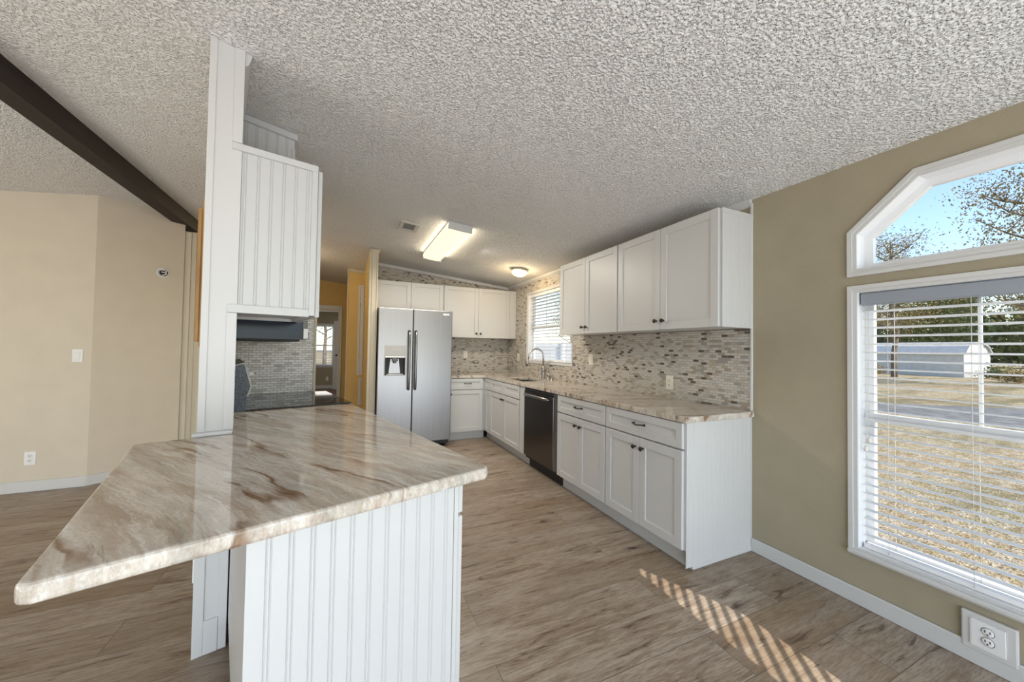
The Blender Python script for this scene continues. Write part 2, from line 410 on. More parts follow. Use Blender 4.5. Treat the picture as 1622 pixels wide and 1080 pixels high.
# partition beside the fridge, ending in a wrapped post
struct(B().prism([(-2.225, 0), (-2.135, 0), (-2.135, cz(-2.135)), (-2.225, cz(-2.225))], lambda u, v: (u, 3.31, v), lambda u, v: (u, 4.87, v)).build('wall_partition', m_gold))
b = B()
b.box(-2.232, -2.128, 3.288, 3.312, 0, cz(-2.18)-.004, .004)
b.box(-2.20, -2.185, 3.278, 3.29, 0, 2.48, .003); b.box(-2.145, -2.13, 3.278, 3.29, 0, 2.48, .003)
b.box(-2.21, -2.118, 3.272, 3.31, 2.475, 2.505, .006); b.box(-2.218, -2.108, 3.262, 3.31, 2.50, 2.52, .006)
struct(b.build('trim_1', m_batten))
struct(B().prism([(-2.47, 0), (-2.13, 0), (-2.13, cz(-2.13)), (-2.47, cz(-2.47))], lambda u, v: (u, 4.86, v), lambda u, v: (u, 4.96, v)).build('wall_closet', m_gold))
struct(B().box(-2.482, -2.462, 4.852, 4.97, 0, 2.55, .004).build('trim_2', m_batten))
struct(B().prism([(-2.462, cz(-2.462)-.05), (-2.225, cz(-2.225)-.05), (-2.225, cz(-2.225)-.003), (-2.462, cz(-2.462)-.003)], lambda u, v: (u, 4.835, v), lambda u, v: (u, 4.861, v)).build('trim_3', m_batten))
struct(B().prism([(-2.468, 0), (-2.40, 0), (-2.40, cz(-2.40)), (-2.468, cz(-2.468))], lambda u, v: (u, 4.965, v), lambda u, v: (u, 6.56, v)).build('wall_hall', m_gold))
# far hall wall with a cased doorway
DO = [(-3.40, .0), (-2.60, .0), (-2.60, 2.03), (-3.40, 2.03)]
struct(B().prism([(-4.0, 0), (-3.40, 0), (-3.40, 2.03), (-2.60, 2.03), (-2.60, 0), (-2.40, 0), (-2.40, cz(-2.40)), (-4.0, cz(-4.0))], lambda u, v: (u, 6.56, v), lambda u, v: (u, 6.66, v)).build('wall_far', m_gold))
d1 = struct(node('door_1', (-3.0, 6.55, 0)))
b = B(); b.box(-.47, -.39, -.02, .015, 0, 2.11, .004); b.box(.39, .43, -.02, .015, 0, 2.11, .004); b.box(-.39, .39, -.02, .015, 2.03, 2.11, .004); b.build('casing', m_trim, d1)
b = B(); b.box(.36, .399, .0, .11, 0, 2.03, .002); b.box(-.399, -.36, 0, .11, 0, 2.03, .002); b.box(-.36, .36, 0, .11, 1.995, 2.03); b.build('jamb', m_trim, d1)
b = B(); b.box(.352, .361, .02, .05, 1.36, 1.47); b.box(.352, .361, .02, .05, .2, .3); b.build('strike_plate', m_brass, d1)
b = B(); b.box(-4.06, -3.96, 3.49, 4.299, 0, 2.49); b.prism([(-4.06, 0), (-3.96, 0), (-3.96, cz(-3.96)), (-4.06, cz(-4.06))], lambda u, v: (u, 4.3, v), lambda u, v: (u, 6.66, v)); struct(b.build('wall_hall_left', m_cream))
# room beyond the hall
struct(B().box(-5.4, -1.4, 6.7, 11.1, -.1, 0).build('floor_far_room', m_dfloor))
struct(B().box(-5.4, -1.4, 6.66, 11.2, 2.45, 2.55).build('ceiling_far_room', m_ceil))
b = B(); b.plate([(-5.4, 0), (-1.4, 0), (-1.4, 2.45), (-5.4, 2.45)], [[(-3.9, .69), (-2.86, .69), (-2.86, 1.95), (-3.9, 1.95)]], lambda u, v: (u, 11.0, v), lambda u, v: (u, 11.1, v)); struct(b.build('wall_far_room', m_tan))
struct(B().box(-1.5, -1.4, 6.66, 11, 0, 2.45).build('wall_far_room_right', m_tan))
struct(B().box(-5.4, -5.3, 6.66, 11, 0, 2.45).build('wall_far_room_left', m_tan))
struct(B().box(-5.3, -1.5, 10.98, 11.0, 0, .10, .004).build('baseboard_far_room', m_trim))
# dining side
p1, p2 = Vector((-4.58, 3.05, 0)), Vector((-4.075, 3.443, 0))
struct(B().prism([(-7.6, 0), (p1.x, 0), (p1.x, cz(p1.x)), (-7.6, cz(-7.6))], lambda u, v: (u, 3.05, v), lambda u, v: (u, 3.15, v)).build('wall_dining', m_cream))
L2 = (p2-p1).length; A2 = math.atan2(p2.y-p1.y, p2.x-p1.x)
o = B().prism([(0, 0), (L2, 0), (L2, cz(p2.x)), (0, cz(p1.x))], lambda u, v: (u, 0, v), lambda u, v: (u, .1, v)).build('wall_angled', m_cream); o.location = p1; o.rotation_euler = (0, 0, A2); struct(o)
struct(B().box(-7.6, p1.x+.005, 3.032, 3.05, 0, .095, .005).build('baseboard_left', m_trim))
o = B().box(-.005, L2, -.018, 0, 0, .095, .005).build('baseboard_angled', m_trim); o.location = p1; o.rotation_euler = (0, 0, A2); struct(o)
b = B(); b.box(-4.09, -3.90, 3.456, 3.489, 0, 2.51, .004); b.box(-4.05, -4.02, 3.443, 3.457, 0, 2.50, .003); b.box(-3.985, -3.975, 3.445, 3.457, 0, 2.50, .003); b.box(-3.94, -3.90, 3.443, 3.457, 0, 2.50, .003)
struct(b.build('trim_4', m_batten))
struct(B().box(-7.7, -7.6, -4.6, 3.15, 0, 2.3).build('wall_left', m_cream))
# baseboard under the big window
struct(B().box(-.016, 0, -4.6, -.002, 0, .085, .005).build('baseboard_right', m_trim))
# crown strips where the tiled walls meet the ceiling
struct(B().prism([(-2.125, cz(-2.125)-.045), (0, cz(0)-.045), (0, cz(0)-.002), (-2.125, cz(-2.125)-.002)], lambda u, v: (u, YB-.03, v), lambda u, v: (u, YB, v)).build('trim_5', m_trim))
struct(B().prism([(.0, cz(0)-.002), (-.032, cz(-.032)-.002), (-.032, cz(0)-.02), (0, cz(0)-.045)], lambda u, v: (u, 0.0, v), lambda u, v: (u, YB, v)).build('trim_6', m_trim))
struct(B().box(-.014, 0, -.008, .006, ZC, 2.30, .002).build('trim_7', m_trim))
# ceiling beam along the ridge
o = B().prism([(-4.165, 2.575), (-4.045, 2.575), (-4.045, cz(-4.045)), (-4.06, cz(-4.06)), (-4.165, cz(-4.165))], lambda u, v: (u, -4.6, v), lambda u, v: (u, 3.72, v)).build('ceiling_beam', m_beam)
tag(o, 'dark brown wooden beam running along the ridge of the textured ceiling', 'beam')

# tile
def shrink(poly, d):
    n = len(poly); out = []
    A = sum(poly[i][0]*poly[(i+1)%n][1]-poly[(i+1)%n][0]*poly[i][1] for i in range(n)); sgn = 1 if A > 0 else -1
    for i in range(n):
        p0, p1, p2 = [Vector(poly[(i+k)%n]) for k in (-1, 0, 1)]
        e1 = (p1-p0).normalized(); e2 = (p2-p1).normalized()
        n1 = Vector((-e1.y, e1.x))*sgn; n2 = Vector((-e2.y, e2.x))*sgn
        m = (n1+n2).normalized(); out.append(tuple(p1+m*(d/max(.2, m.dot(n1)))))
    return out
shrink_ = shrink
b = B(); b.plate([(0.007, ZC+.001), (YB-.001, ZC+.001), (YB-.001, cz(0)-.046), (1.9, cz(0)-.046), (1.9, 1.456), (.007, 1.456)], [shrink_(WK, -.026)], lambda u, v: (-.0086, u, v), lambda u, v: (-.0006, u, v))
tag(b.build('tile_backsplash', m_tileY), 'stone mosaic backsplash behind the sink and around the kitchen window', 'backsplash')
b = B(); b.prism([(-2.12, ZC+.001), (-.0095, ZC+.001), (-.0095, cz(0)-.046), (-2.12, cz(-2.12)-.046)], lambda u, v: (u, YB-.0086, v), lambda u, v: (u, YB-.0006, v))
tag(b.build('tile_backsplash', m_tileX), 'stone mosaic tile on the back wall behind and above the refrigerator', 'backsplash')

# ------------------------------------------------------------------ windows
def band(b, outer, inner, f0, f1): b.plate(outer, [inner], f0, f1)
def window(name, op, cas=.032, depth=.10, sash=.035, meet=None, munt=()):
    w = struct(node(name, (0, op[0][1] if False else op[0][0], op[0][1])))
    oy, oz = op[0]; op = [(u-oy, v-oz) for u, v in op]
    b = B(); band(b, shrink(op, -cas), shrink(op, -.012), lambda u, v: (-.016, u, v), lambda u, v: (0, u, v))
    band(b, shrink(op, -.012), shrink(op, .006), lambda u, v: (-.009, u, v), lambda u, v: (0, u, v)); b.build('casing', m_trim, w)
    b = B(); band(b, shrink(op, .0005), shrink(op, .006), lambda u, v: (0, u, v), lambda u, v: (.115, u, v)); b.build('jamb', m_vinyl, w)
    b = B(); band(b, shrink(op, .006), shrink(op, .006+sash), lambda u, v: (.078, u, v), lambda u, v: (.108, u, v))
    ys = [p[0] for p in op]
    if meet: b.box(.066, .104, min(ys)+.007, max(ys)-.007, meet[0]-oz, meet[1]-oz, .003)
    for y in munt: b.box(.085, .097, y-oy-.004, y-oy+.004, meet[1]-oz, max(p[1] for p in op)-.008)
    b.build('sash', m_vinyl, w)
    b = B(); b.prism(shrink(op, .03), lambda u, v: (.090, u, v), lambda u, v: (.094, u, v)); b.build('pane', m_glass, w)
    return w
window('window_1', WL, meet=(.945, .99), munt=(-.94, -1.32))
window('window_2', WA)
window('window_3', WK, cas=.024, meet=(1.60, 1.64), munt=(2.52, 2.92))
# stool under the big window
w = bpy.data.objects['window_1']
B().box(-.034, .0, -1.185, .03, -.022, -.002, .004).build('stool', m_trim, w)
w4 = struct(node('window_4', (-3.38, 11.0, .69)))
b = B(); b.plate([(-.56, -.04), (.56, -.04), (.56, 1.3), (-.56, 1.3)], [[(-.52, 0), (.52, 0), (.52, 1.26), (-.52, 1.26)]], lambda u, v: (u, -.015, v), lambda u, v: (u, 0, v)); b.build('casing', m_trim, w4)
b = B(); b.plate([(-.52, 0), (.52, 0), (.52, 1.26), (-.52, 1.26)], [[(-.48, .04), (.48, .04), (.48, .61), (-.48, .61)], [(-.48, .65), (.48, .65), (.48, 1.22), (-.48, 1.22)]], lambda u, v: (u, .05, v), lambda u, v: (u, .08, v)); b.build('sash', m_vinyl, w4)
B().box(-.5, .5, .063, .066, .02, 1.24).build('pane', m_glass, w4)

def blind(label, loc, y0, y1, z0, z1, pitch, width, hz, cords, tassels=(), axis=0, slope=0.0, wand=None):
    """slatted blind; slats along local x from y0 to y1, facing local -y; heights from loc"""
    t = thing('window_blind', label, 'blind', loc, axis)
    B().box(y0, y1, -width*.5-.012, width*.5, z1-hz, z1, .004).build('valance', m_valance if hz > .05 else m_blind, t)
    b = B(); z = z1-hz-pitch*.8; hw = width/2
    while z > z0+.035:
        prof = [(-hw, -.0015+slope), (-hw*.4, .002+slope*.4), (hw*.4, .002-slope*.4), (hw, -.0015-slope)]
        top = [(p, q+.0028) for p, q in prof]
        pl = prof+top[::-1]
        va = [b.bm.verts.new((y0+.004, p, z+q)) for p, q in pl]; vb = [b.bm.verts.new((y1-.004, p, z+q)) for p, q in pl]
        for i in range(8): b.bm.faces.new((va[i], va[(i+1)%8], vb[(i+1)%8], vb[i]))
        b.bm.faces.new(va[::-1]); b.bm.faces.new(vb); z -= pitch
    bmesh.ops.recalc_face_normals(b.bm, faces=b.bm.faces[:])
    b.build('slats', m_blind, t)
    B().box(y0+.003, y1-.003, -hw, hw, z0, z0+.022, .005, 2).build('bottom_rail', m_blind, t)
    for c in cords:
        for q, dx in ((-1, 0), (1, .006)): B().tube([(c+dx, q*(hw+.002), z0+.01), (c+dx, q*(hw+.002), z1-hz)], .0012, 6).build('ladder_cord', m_cord, t)
    for (c, zt) in tassels:
        B().tube([(c, -hw-.006, zt+.02), (c, -hw-.006, z1-hz)], .0012, 6).build('pull_cord', m_cord, t)
        B().lathe([(.003, .024), (.007, .018), (.009, .006), (.008, -.004), (0, -.006)], (c, -hw-.006, zt), (0, 0, 1), 12).build('tassel', m_cord, t)
    return t
# local x runs toward -Y on the right wall (axis -90 deg), local y into the wall
blind('white slatted blind with grey valance hanging in the big lower window', (.05, 0, 0), .557, 1.688, .292, 1.62, .0432, .05, .062, (.66, .93, 1.45), ((.588, .845), (.574, .80)), R(-90), .002)
blind('white slatted blind hanging in the window over the kitchen sink', (.05, 0, 0), -3.298, -2.142, 1.135, 2.107, .046, .05, .045, (-3.1, -2.7, -2.3), ((-3.24, 1.62), (-3.22, 1.5)), R(-90), .004)
blind('white slatted blind in the far room window seen through the doorway', (-3.38, 10.97, 0), -.51, .51, .7, 1.94, .05, .05, .045, (-.3, .3), (), 0, .004)

w5 = struct(node('sun_stripe_mask', (0, -2.335, 1.38)))
b = B(); w5o = [(u+2.335, v-1.38) for u, v in W5]; band(b, shrink(w5o, -.032), shrink(w5o, .004), lambda u, v: (-.016, u, v), lambda u, v: (0, u, v)); b.build('casing', m_trim, w5)
b = B(); b.box(.05, .056, -.66, .53, .70, .815)
for k in range(-20, 28):                       # added slanted bars, shaped to cut sunlight into floor stripes
    zc_ = .12+k*.056; q = [(dy, zc_-dy*.63+dz) for dy, dz in ((.53, -.011), (-.66, -.011), (-.66, .011), (.53, .011))]
    for sg, lim in ((1, .70), (-1, .0)):       # clip to the visible band of the opening
        r = []
        for a, c in zip(q, q[1:]+q[:1]):
            ia, ic = sg*a[1] <= sg*lim, sg*c[1] <= sg*lim
            if ia: r.append(a)
            if ia != ic: f = (lim-a[1])/(c[1]-a[1]); r.append((a[0]+(c[0]-a[0])*f, lim))
        q = r
        if len(q) < 3: break
    if len(q) > 2: b.prism(q, lambda u, v: (.05, u, v), lambda u, v: (.056, u, v))
b.build('slats', m_blind, w5)
# unseen overhang added to keep direct sun out of the other windows
struct(B().box(.118, .37, -2.25, 4.4, 2.25, 2.33).build('sun_blocker', m_trim))

# ------------------------------------------------------------------ cabinets
def knob(parent, x, y, z):
    B().lathe([(.0085, 0), (.006, .004), (.005, .012), (.011, .016), (.0155, .021), (.0145, .027), (.007, .031), (0, .032)], (x, y, z), (0, -1, 0), 18).build('knob', m_bronze, parent)
def pull(parent, x, y, z, w=.096):
    pts = [(x-w/2, y, z), (x-w/2, y-.018, z+.002), (x-w*.36, y-.026, z+.001), (x, y-.030, z-.003), (x+w*.36, y-.026, z+.001), (x+w/2, y-.018, z+.002), (x+w/2, y, z)]
    b = B().tube(pts, [.0065, .0055, .0045, .0055, .0045, .0055, .0065], 10)
    for q in (-1, 1): b.lathe([(.009, 0), (.009, .003), (.006, .006)], (x+q*w/2, y, z), (0, -1, 0), 14)
    b.build('pull_handle', m_bronze, parent)
def cabinet(label, loc, rot, w, d, z0, z1, doors=(), drawers=(), toe=0, end=None, name='base_cabinet', mat=None, top=None, group=None):
    """front face at local y=0, doors in front of it; x to the right seen from the front"""
    t = thing(name, label, 'cabinet', loc, rot, group)
    b = B(); b.box(0, w, 0, d, z0+toe, top or z1, .0015)
    if top: b.box(0, w, 0, .018, top-.001, z1); b.box(0, .018, .018, d, top-.001, z1); b.box(w-.018, w, .018, d, top-.001, z1)
    b.build('carcass', m_white, t)
    if toe: B().box(.0, w, .055, .072, 0, z0+toe+.001).build('toe_kick', m_white, t)
    for dd in doors:
        o = B().shaker(*dd['r']).build('door', m_white, t)
        if 'k' in dd: knob(o, dd['k'][0], -.023, dd['k'][1])
    for dr in drawers:
        b = B()
        for r in dr.get('rs', [dr['r']]): pass
        if 'panels' in dr:
            x0, x1, q0, q1 = dr['r']; b.box(x0+.0015, x1-.0015, -.008, 0, q0+.0015, q1-.0015); b.box((x0+x1)/2-.0085, (x0+x1)/2+.0085, -.0225, -.004, q0+.0015, q1-.0015)
            for (a0, a1) in dr['panels']: b.shaker(a0, a1, q0, q1, rail=.05, g=.0015)
        else: b.shaker(*dr['r'], rail=.048)
        o = b.build('drawer', m_white, t)
        if 'p' in dr: pull(o, dr['p'][0], -.023, dr['p'][1])
    return t
RW = R(-90); XF = -.608        # right run: fronts look toward -X
def right_base(label, yn, yf, dbl=True):
    w = yf-yn; m = w/2                        # local x = 0 at the far end (left seen from the front)
    t = cabinet(label, (XF, yf, 0), RW, w, .606, 0, ZB, toe=.118,
        doors=[{'r': (0.004, m, .122, .708), 'k': (m-.036, .642)}, {'r': (m, w-.004, .122, .708), 'k': (m+.036, .642)}],
        drawers=[{'r': (.004, w-.004, .716, ZB-.004), 'p': (m, .80)}])
    return t
tA = right_base('white shaker base cabinet at the near end of the sink wall run', 0.006, .716)
# beadboard end panel, toe return and shoe trim belong to that cabinet
b = B(); b.bead(0, .606, 0.02, ZB, 0, .042, .004, .02, .003, .0018, False)
o = b.build('end_panel', m_white, tA); o.location = (.71, 0, 0); o.rotation_euler = (0, 0, R(90)); o.location = (.71+.004, 0, 0)
o.rotation_euler = (0, 0, R(90)); o.scale = (1, 1, 1)
B().box(.7085, .722, .055, .606, 0, .03, .004).build('shoe_trim', m_white, tA)
B().box(.708, .7145, .0, .056, 0, .118).build('toe_return', m_white, tA).hide_render = False
bpy.data.objects.remove([c for c in tA.children if c.name.startswith('toe_return')][0])
right_base('white shaker base cabinet between the dishwasher and the end cabinet', .718, 1.428)
# sink base with two doors and a twin-panel false front
w = 3.215-2.262; m = w/2
tS = cabinet('white shaker sink base with double false drawer front left of the dishwasher', (XF, 3.215, 0), RW, w, .606, 0, ZB, toe=.118, top=.69,
    doors=[{'r': (.004, m, .122, .708), 'k': (m-.034, .65)}, {'r': (m, w-.004, .122, .708), 'k': (m+.034, .65)}],
    drawers=[{'r': (.004, w-.004, .716, ZB-.004), 'panels': ((.004, m-.01), (m+.01, w-.004))}])
tC = cabinet('narrow white blind corner cabinet between sink base and back wall run', (XF, 3.428, 0), RW, .211, .606, 0, ZB, toe=.118,
    doors=[{'r': (.02, .21, .122, .708)}], drawers=[{'r': (.02, .21, .716, ZB-.004)}])
B().box(-.092, 0, .055, .072, 0, .119).build('toe_kick', m_white, tC)
B().box(-.025, 0, -.001, .03, .118, ZB).build('corner_stile', m_white, tC)
t = thing('filler_panel', 'plain white filler panel between the sink base and the dishwasher', 'panel', (XF, 2.26, 0), RW)
B().box(0, .128, -.016, .60, .118, ZB, .002).build('panel', m_white, t); B().box(0, .128, .055, .072, 0, .119).build('toe_kick', m_white, t)
# back run
w = .575
tD = cabinet('white base cabinet with one drawer right beside the refrigerator', (-1.185, 3.451, 0), 0, w, .60, 0, ZB, toe=.118,
    doors=[{'r': (.004, w-.045, .122, .708), 'k': (.05, .655)}], drawers=[{'r': (.004, w-.045, .716, ZB-.004), 'p': (w/2+.01, .80)}])
# uppers
ZU, ZT = 1.4595, 2.2215
def upper(label, loc, rot, w, d, z0, z1, cols, knobs=True, name='upper_cabinet'):
    ds = []; n = len(cols)-1
    for i in range(n):
        e = {'r': (cols[i], cols[i+1], z0, z1-.0)}
        if knobs: e['k'] = (cols[i+1]-.034 if i == 0 else cols[i]+.034, z0+.066)
        ds.append(e)
    t = cabinet(label, loc, rot, w, d, z0+.003, z1-.002, doors=ds, name=name); return t
tU = upper('white shaker upper cabinet nearest the big window, with beadboard end', (-.305, .95, 0), RW, .95, .304, ZU, ZT, (.004, .475, .946))
b = B(); b.bead(0, .303, ZU, ZT-.03, 0, .034, .004, .02, .003, .0018, False); b.box(0, .305, -.008, 0, ZT-.03, ZT, .002); b.box(0, .020, -.007, 0, ZU, ZT-.03, .002)
o = b.build('end_panel', m_white, tU); o.location = (.9515, 0, 0); o.rotation_euler = (0, 0, R(90))
upper('white shaker wall cabinet beside the sink window', (-.305, 1.898, 0), RW, .946, .297, ZU, ZT, (.004, .473, .942))
tF = upper('short white wall cabinet above the refrigerator', (-2.118, 3.752, 0), 0, .935, .295, 1.83, ZT, (.004, .466, .931), False)
tG = upper('white shaker wall cabinet in the corner right of the refrigerator', (-1.181, 3.752, 0), 0, 1.171, .295, ZU, ZT, (.004, .538, 1.062))
B().box(1.064, 1.171, -.019, 0, ZU+.002, ZT-.002, .002).build('corner_filler', m_white, tG)

# ------------------------------------------------------------------ right countertop with sink cut-out
SK = (-.53, -.15, 2.36, 2.98)
outer = [(-.6386, -.022), (.0, -.022), (.0, YB-.002), (-1.185, YB-.002), (-1.185, YB-.6386), (-.6386, YB-.6386)]
hole = [(SK[0], SK[2]), (SK[0], SK[3]), (SK[1], SK[3]), (SK[1], SK[2])]
b = B(); b.plate(outer, [hole], lambda u, v: (u-.0085 if u > -.01 else u, v, ZC), lambda u, v: (u-.0085 if u > -.01 else u, v, ZB))
o = b.build('countertop', m_gran2); tag(o, 'polished brown granite worktop along the sink wall and into the corner', 'countertop')
bv = o.modifiers.new('bevel', 'BEVEL'); bv.width = .004; bv.segments = 2; bv.limit_method = 'ANGLE'
# small return of the slab past the tile trim, on the wall
t = thing('sink', 'stainless undermount sink let into the granite below the window', 'sink', ((SK[0]+SK[1])/2, (SK[2]+SK[3])/2, ZB))
hx, hy = (SK[1]-SK[0])/2+.004, (SK[3]-SK[2])/2+.004
b = B(); b.box(-hx, hx, -hy, hy, -.17, -.166)
for s in (-1, 1): b.box(s*hx, s*(hx-.004), -hy, hy, -.17, .0); b.box(-hx, hx, s*hy, s*(hy-.004), -.17, 0)
b.box(-hx+.004, hx-.004, -.03, -.02, -.16, -.012, .002)
b.build('basin', m_steel, t)
B().lathe([(.045, 0), (.045, .004), (.03, .002), (0, .001)], (0, .16, -.166), (0, 0, 1)).build('drain', m_chrome, t)
t = thing('faucet', 'brushed nickel gooseneck faucet standing behind the sink', 'faucet', (-.105, 2.645, ZC))
B().lathe([(.027, 0), (.027, .008), (.022, .014), (.021, .07), (.024, .10), (.024, .125), (.016, .15), (.013, .17)], (0, 0, 0), (0, 0, 1)).build('base', m_chrome, t)
arc = [(0, 0, .16), (0, 0, .30)]+[(-.095+.095*cos(a), 0.02*(1-cos(a)), .30+.095*sin(a)) for a in [pi*k/12 for k in range(1, 12)]]+[(-.19, .04, .30), (-.20, .042, .26)]
B().tube(arc, .0115, 12).build('spout', m_chrome, t)
B().tube([(-.20, .042, .262), (-.212, .045, .215), (-.222, .047, .165)], [.013, .016, .018], 12).build('spray_head', m_chrome, t)
B().tube([(0, -.02, .105), (0, -.045, .112), (.0, -.06, .118), (.0, -.115, .155)], [.012, .011, .006, .006], 10).build('lever', m_chrome, t)
t = thing('soap_dispenser', 'small nickel soap dispenser pump right of the faucet', 'dispenser', (-.095, 2.44, ZC))
B().lathe([(.018, 0), (.018, .006), (.011, .01), (.010, .05), (.013, .055), (.013, .065), (.006, .07)], (0, 0, 0), (0, 0, 1)).build('body', m_chrome, t)
B().tube([(0, 0, .068), (0, 0, .078), (-.03, .006, .082), (-.06, .012, .07)], .006, 10).build('nozzle', m_chrome, t)
t = thing('faucet_sprayer', 'small nickel side sprayer between faucet and soap dispenser', 'sprayer', (-.085, 2.545, ZC))
B().lathe([(.022, 0), (.020, .008), (.012, .014), (.011, .03), (.015, .05), (.014, .075), (.008, .085), (0, .086)], (0, 0, 0), (0, 0, 1)).build('body', m_chrome, t)

# ------------------------------------------------------------------ dishwasher
t = thing('dishwasher', 'dark stainless dishwasher between two white base cabinets', 'dishwasher', (XF, 2.124, 0), RW)
w = .686
B().box(.005, w-.005, .0, .57, .10, ZB-.01).build('tub', m_blackm, t)
B().box(.006, w-.05, -.03, 0, .135, .838, .006, 2).build('door', m_steeld, t)
B().box(.006, w-.05, -.022, 0, .842, .868, .003).build('control_strip', m_blackm, t)
B().box(w-.048, w-.006, -.026, 0, .135, .868, .003).build('side_trim', m_steel, t)
hp = [(.06, -.03, .80), (.075, -.058, .805), (.18, -.07, .807), (.32, -.074, .808), (.46, -.07, .807), (.56, -.058, .805), (.575, -.03, .80)]
b = B()
for dz in (-.012, 0, .012): pass
b.tube(hp, [.012, .014, .016, .016, .016, .014, .012], 12).build('handle', m_steel, t)
B().box(.005, w-.005, .05, .07, 0, .13).build('toe_panel', m_blackm, t)

# ------------------------------------------------------------------ refrigerator
FX0, FX1, FY = -2.121, -1.188, 3.19
t = thing('refrigerator', 'stainless side-by-side refrigerator with water dispenser', 'refrigerator', (FX0, FY, 0))
w = FX1-FX0; gp = -1.701-FX0
B().box(.004, w-.004, .085, .84, .03, 1.765, .004).build('cabinet', m_blackm, t)
for x in (.06, w-.06): B().lathe([(.025, 0), (.025, .035)], (x, .14, 0), (0, 0, 1)).build('foot', m_blackm, t)
b = B(); b.box(.01, w-.01, .075, .10, .035, .085); b.build('grille', m_blackm, t)
DX0, DX1, DZ0, DZ1 = .082, .336, .945, 1.318
b = B(); b.plate([(.002, .09), (gp-.004, .09), (gp-.004, 1.79), (.002, 1.79)], [[(DX0+.006, DZ0+.006), (DX1-.006, DZ0+.006), (DX1-.006, 1.176), (DX0+.006, 1.176)]], lambda u, v: (u, 0, v), lambda u, v: (u, .075, v))
dl = b.build('freezer_door', m_steel, t); bv = dl.modifiers.new('bevel', 'BEVEL'); bv.width = .008; bv.segments = 3; bv.limit_method = 'ANGLE'
dr_ = B().box(gp+.004, w-.002, 0, .075, .09, 1.79, .009, 3).build('fresh_food_door', m_steel, t)
# dispenser: control panel, cavity, spout, tray
b = B(); b.plate([(DX0, DZ0), (DX1, DZ0), (DX1, DZ1), (DX0, DZ1)], [[(DX0+.007, DZ0+.007), (DX1-.007, DZ0+.007), (DX1-.007, 1.172), (DX0+.007, 1.172)]], lambda u, v: (u, -.006, v), lambda u, v: (u, .002, v))
dp = b.build('dispenser_panel', m_panel, t)
B().box(DX0+.007, DX1-.007, -.008, .004, 1.168, 1.185, .002).build('dispenser_lip', m_chrome, dp)
b = B(); x0, x1, z0, z1 = DX0+.007, DX1-.007, DZ0+.007, 1.172
b.box(x0, x1, .066, .07, z0, z1); b.box(x0, x0+.003, 0, .07, z0, z1); b.box(x1-.003, x1, 0, .07, z0, z1); b.box(x0, x1, 0, .07, z1-.003, z1)
b.build('cavity', m_blackm, dp)
b = B(); b.prism([(x0+.05, z0+.016), (x1-.05, z0+.016), (x1-.07, z1-.02), (x0+.07, z1-.02)], lambda u, v: (u, .052, v), lambda u, v: (u, .066, v)); b.build('paddle_plate', m_steel, dp)
b = B(); b.box(x0+.085, x1-.085, .005, .05, z1-.05, z1-.003, .006); b.box(x0+.10, x1-.10, .01, .04, z1-.075, z1-.045, .006); b.build('spout_block', m_black, dp)
B().box(x0+.02, x1-.02, 0.0, .06, z0, z0+.014, .003).build('drip_tray', m_steel, dp)
for i in range(5): B().box(DX0+.05+i*.033, DX0+.062+i*.033, -.0075, -.005, 1.262, 1.267).build('control_mark', m_plate_w, dp)
for nm, x, par in (('a', gp-.047, dl), ('b', gp+.035, dr_)):
    z0, z1 = .768, 1.51
    pts = [(x, 0, z1-.012), (x, -.03, z1-.004), (x, -.048, z1-.05), (x, -.058, z1-.18), (x, -.060, (z0+z1)/2), (x, -.058, z0+.18), (x, -.048, z0+.05), (x, -.03, z0+.004), (x, 0, z0+.012)]
    B().tube(pts, [.015, .016, .0155, .0155, .0155, .0155, .0155, .016, .015], 14).build('door_handle', m_steel, par)
bd = B().box(-1.315-FX0, -1.238-FX0, -.003, .001, 1.728, 1.75, .001).build('badge', m_plate_w, dr_)
def text(body, size, mat, parent, loc, rot, name='lettering', depth=.0006):
    c = bpy.data.curves.new(name, 'FONT'); c.body = body; c.size = size; c.extrude = depth; c.align_x = 'CENTER'; c.align_y = 'CENTER'
    tmp = bpy.data.objects.new(name, c); COL.objects.link(tmp); bpy.context.view_layer.update()
    me = bpy.data.meshes.new_from_object(tmp.evaluated_get(bpy.context.evaluated_depsgraph_get()))
    bpy.data.objects.remove(tmp); bpy.data.curves.remove(c)
    o = bpy.data.objects.new(name, me); COL.objects.link(o); me.materials.clear(); me.materials.append(mat); o.parent = parent; o.location = loc; o.rotation_euler = rot; return o
text('FRIGIDAIRE', .0125, m_slot, bd, (-1.2765-FX0, -.0034, 1.739), (R(90), 0, 0))

# ------------------------------------------------------------------ peninsula (local a to the right, b away from the viewer)
t = node('wall_kitchen', PEN, PHI); bpy.data.objects.remove(t)
o = B().prism([(-.112, 0), (-.003, 0), (-.003, cz(pw(0, .05).x)), (-.112, cz(pw(-.11, .05).x))], lambda u, v: (u, .02, v), lambda u, v: (u, 1.47, v)).build('wall_kitchen', m_cream)
# top follows the sloping ceiling
for v in o.data.vertices:
    if v.co.z > 1: v.co.z = cz(pw(v.co.x, v.co.y).x)
o.location = PEN; o.rotation_euler = (0, 0, PHI); struct(o)
o = B().prism([(-.003, 0), (.556, 0), (.556, 2.6), (-.003, 2.6)], lambda u, v: (u, 1.385, v), lambda u, v: (u, 1.47, v)).build('wall_range', m_cream)
for v in o.data.vertices:
    if v.co.z > 1: v.co.z = cz(pw(v.co.x, v.co.y).x)
o.location = PEN; o.rotation_euler = (0, 0, PHI); struct(o)
o = B().box(.552, .572, 1.372, 1.475, 0, 2.5, .003).build('trim_8', m_batten); o.location = PEN; o.rotation_euler = (0, 0, PHI); struct(o)
o = B().box(.001, .551, 1.3765, 1.3844, .6, 2.5).build('tile_backsplash', m_tileS); o.location = PEN; o.rotation_euler = (0, 0, PHI)
tag(o, 'pale stone mosaic backsplash beside the range, below the hood', 'backsplash')
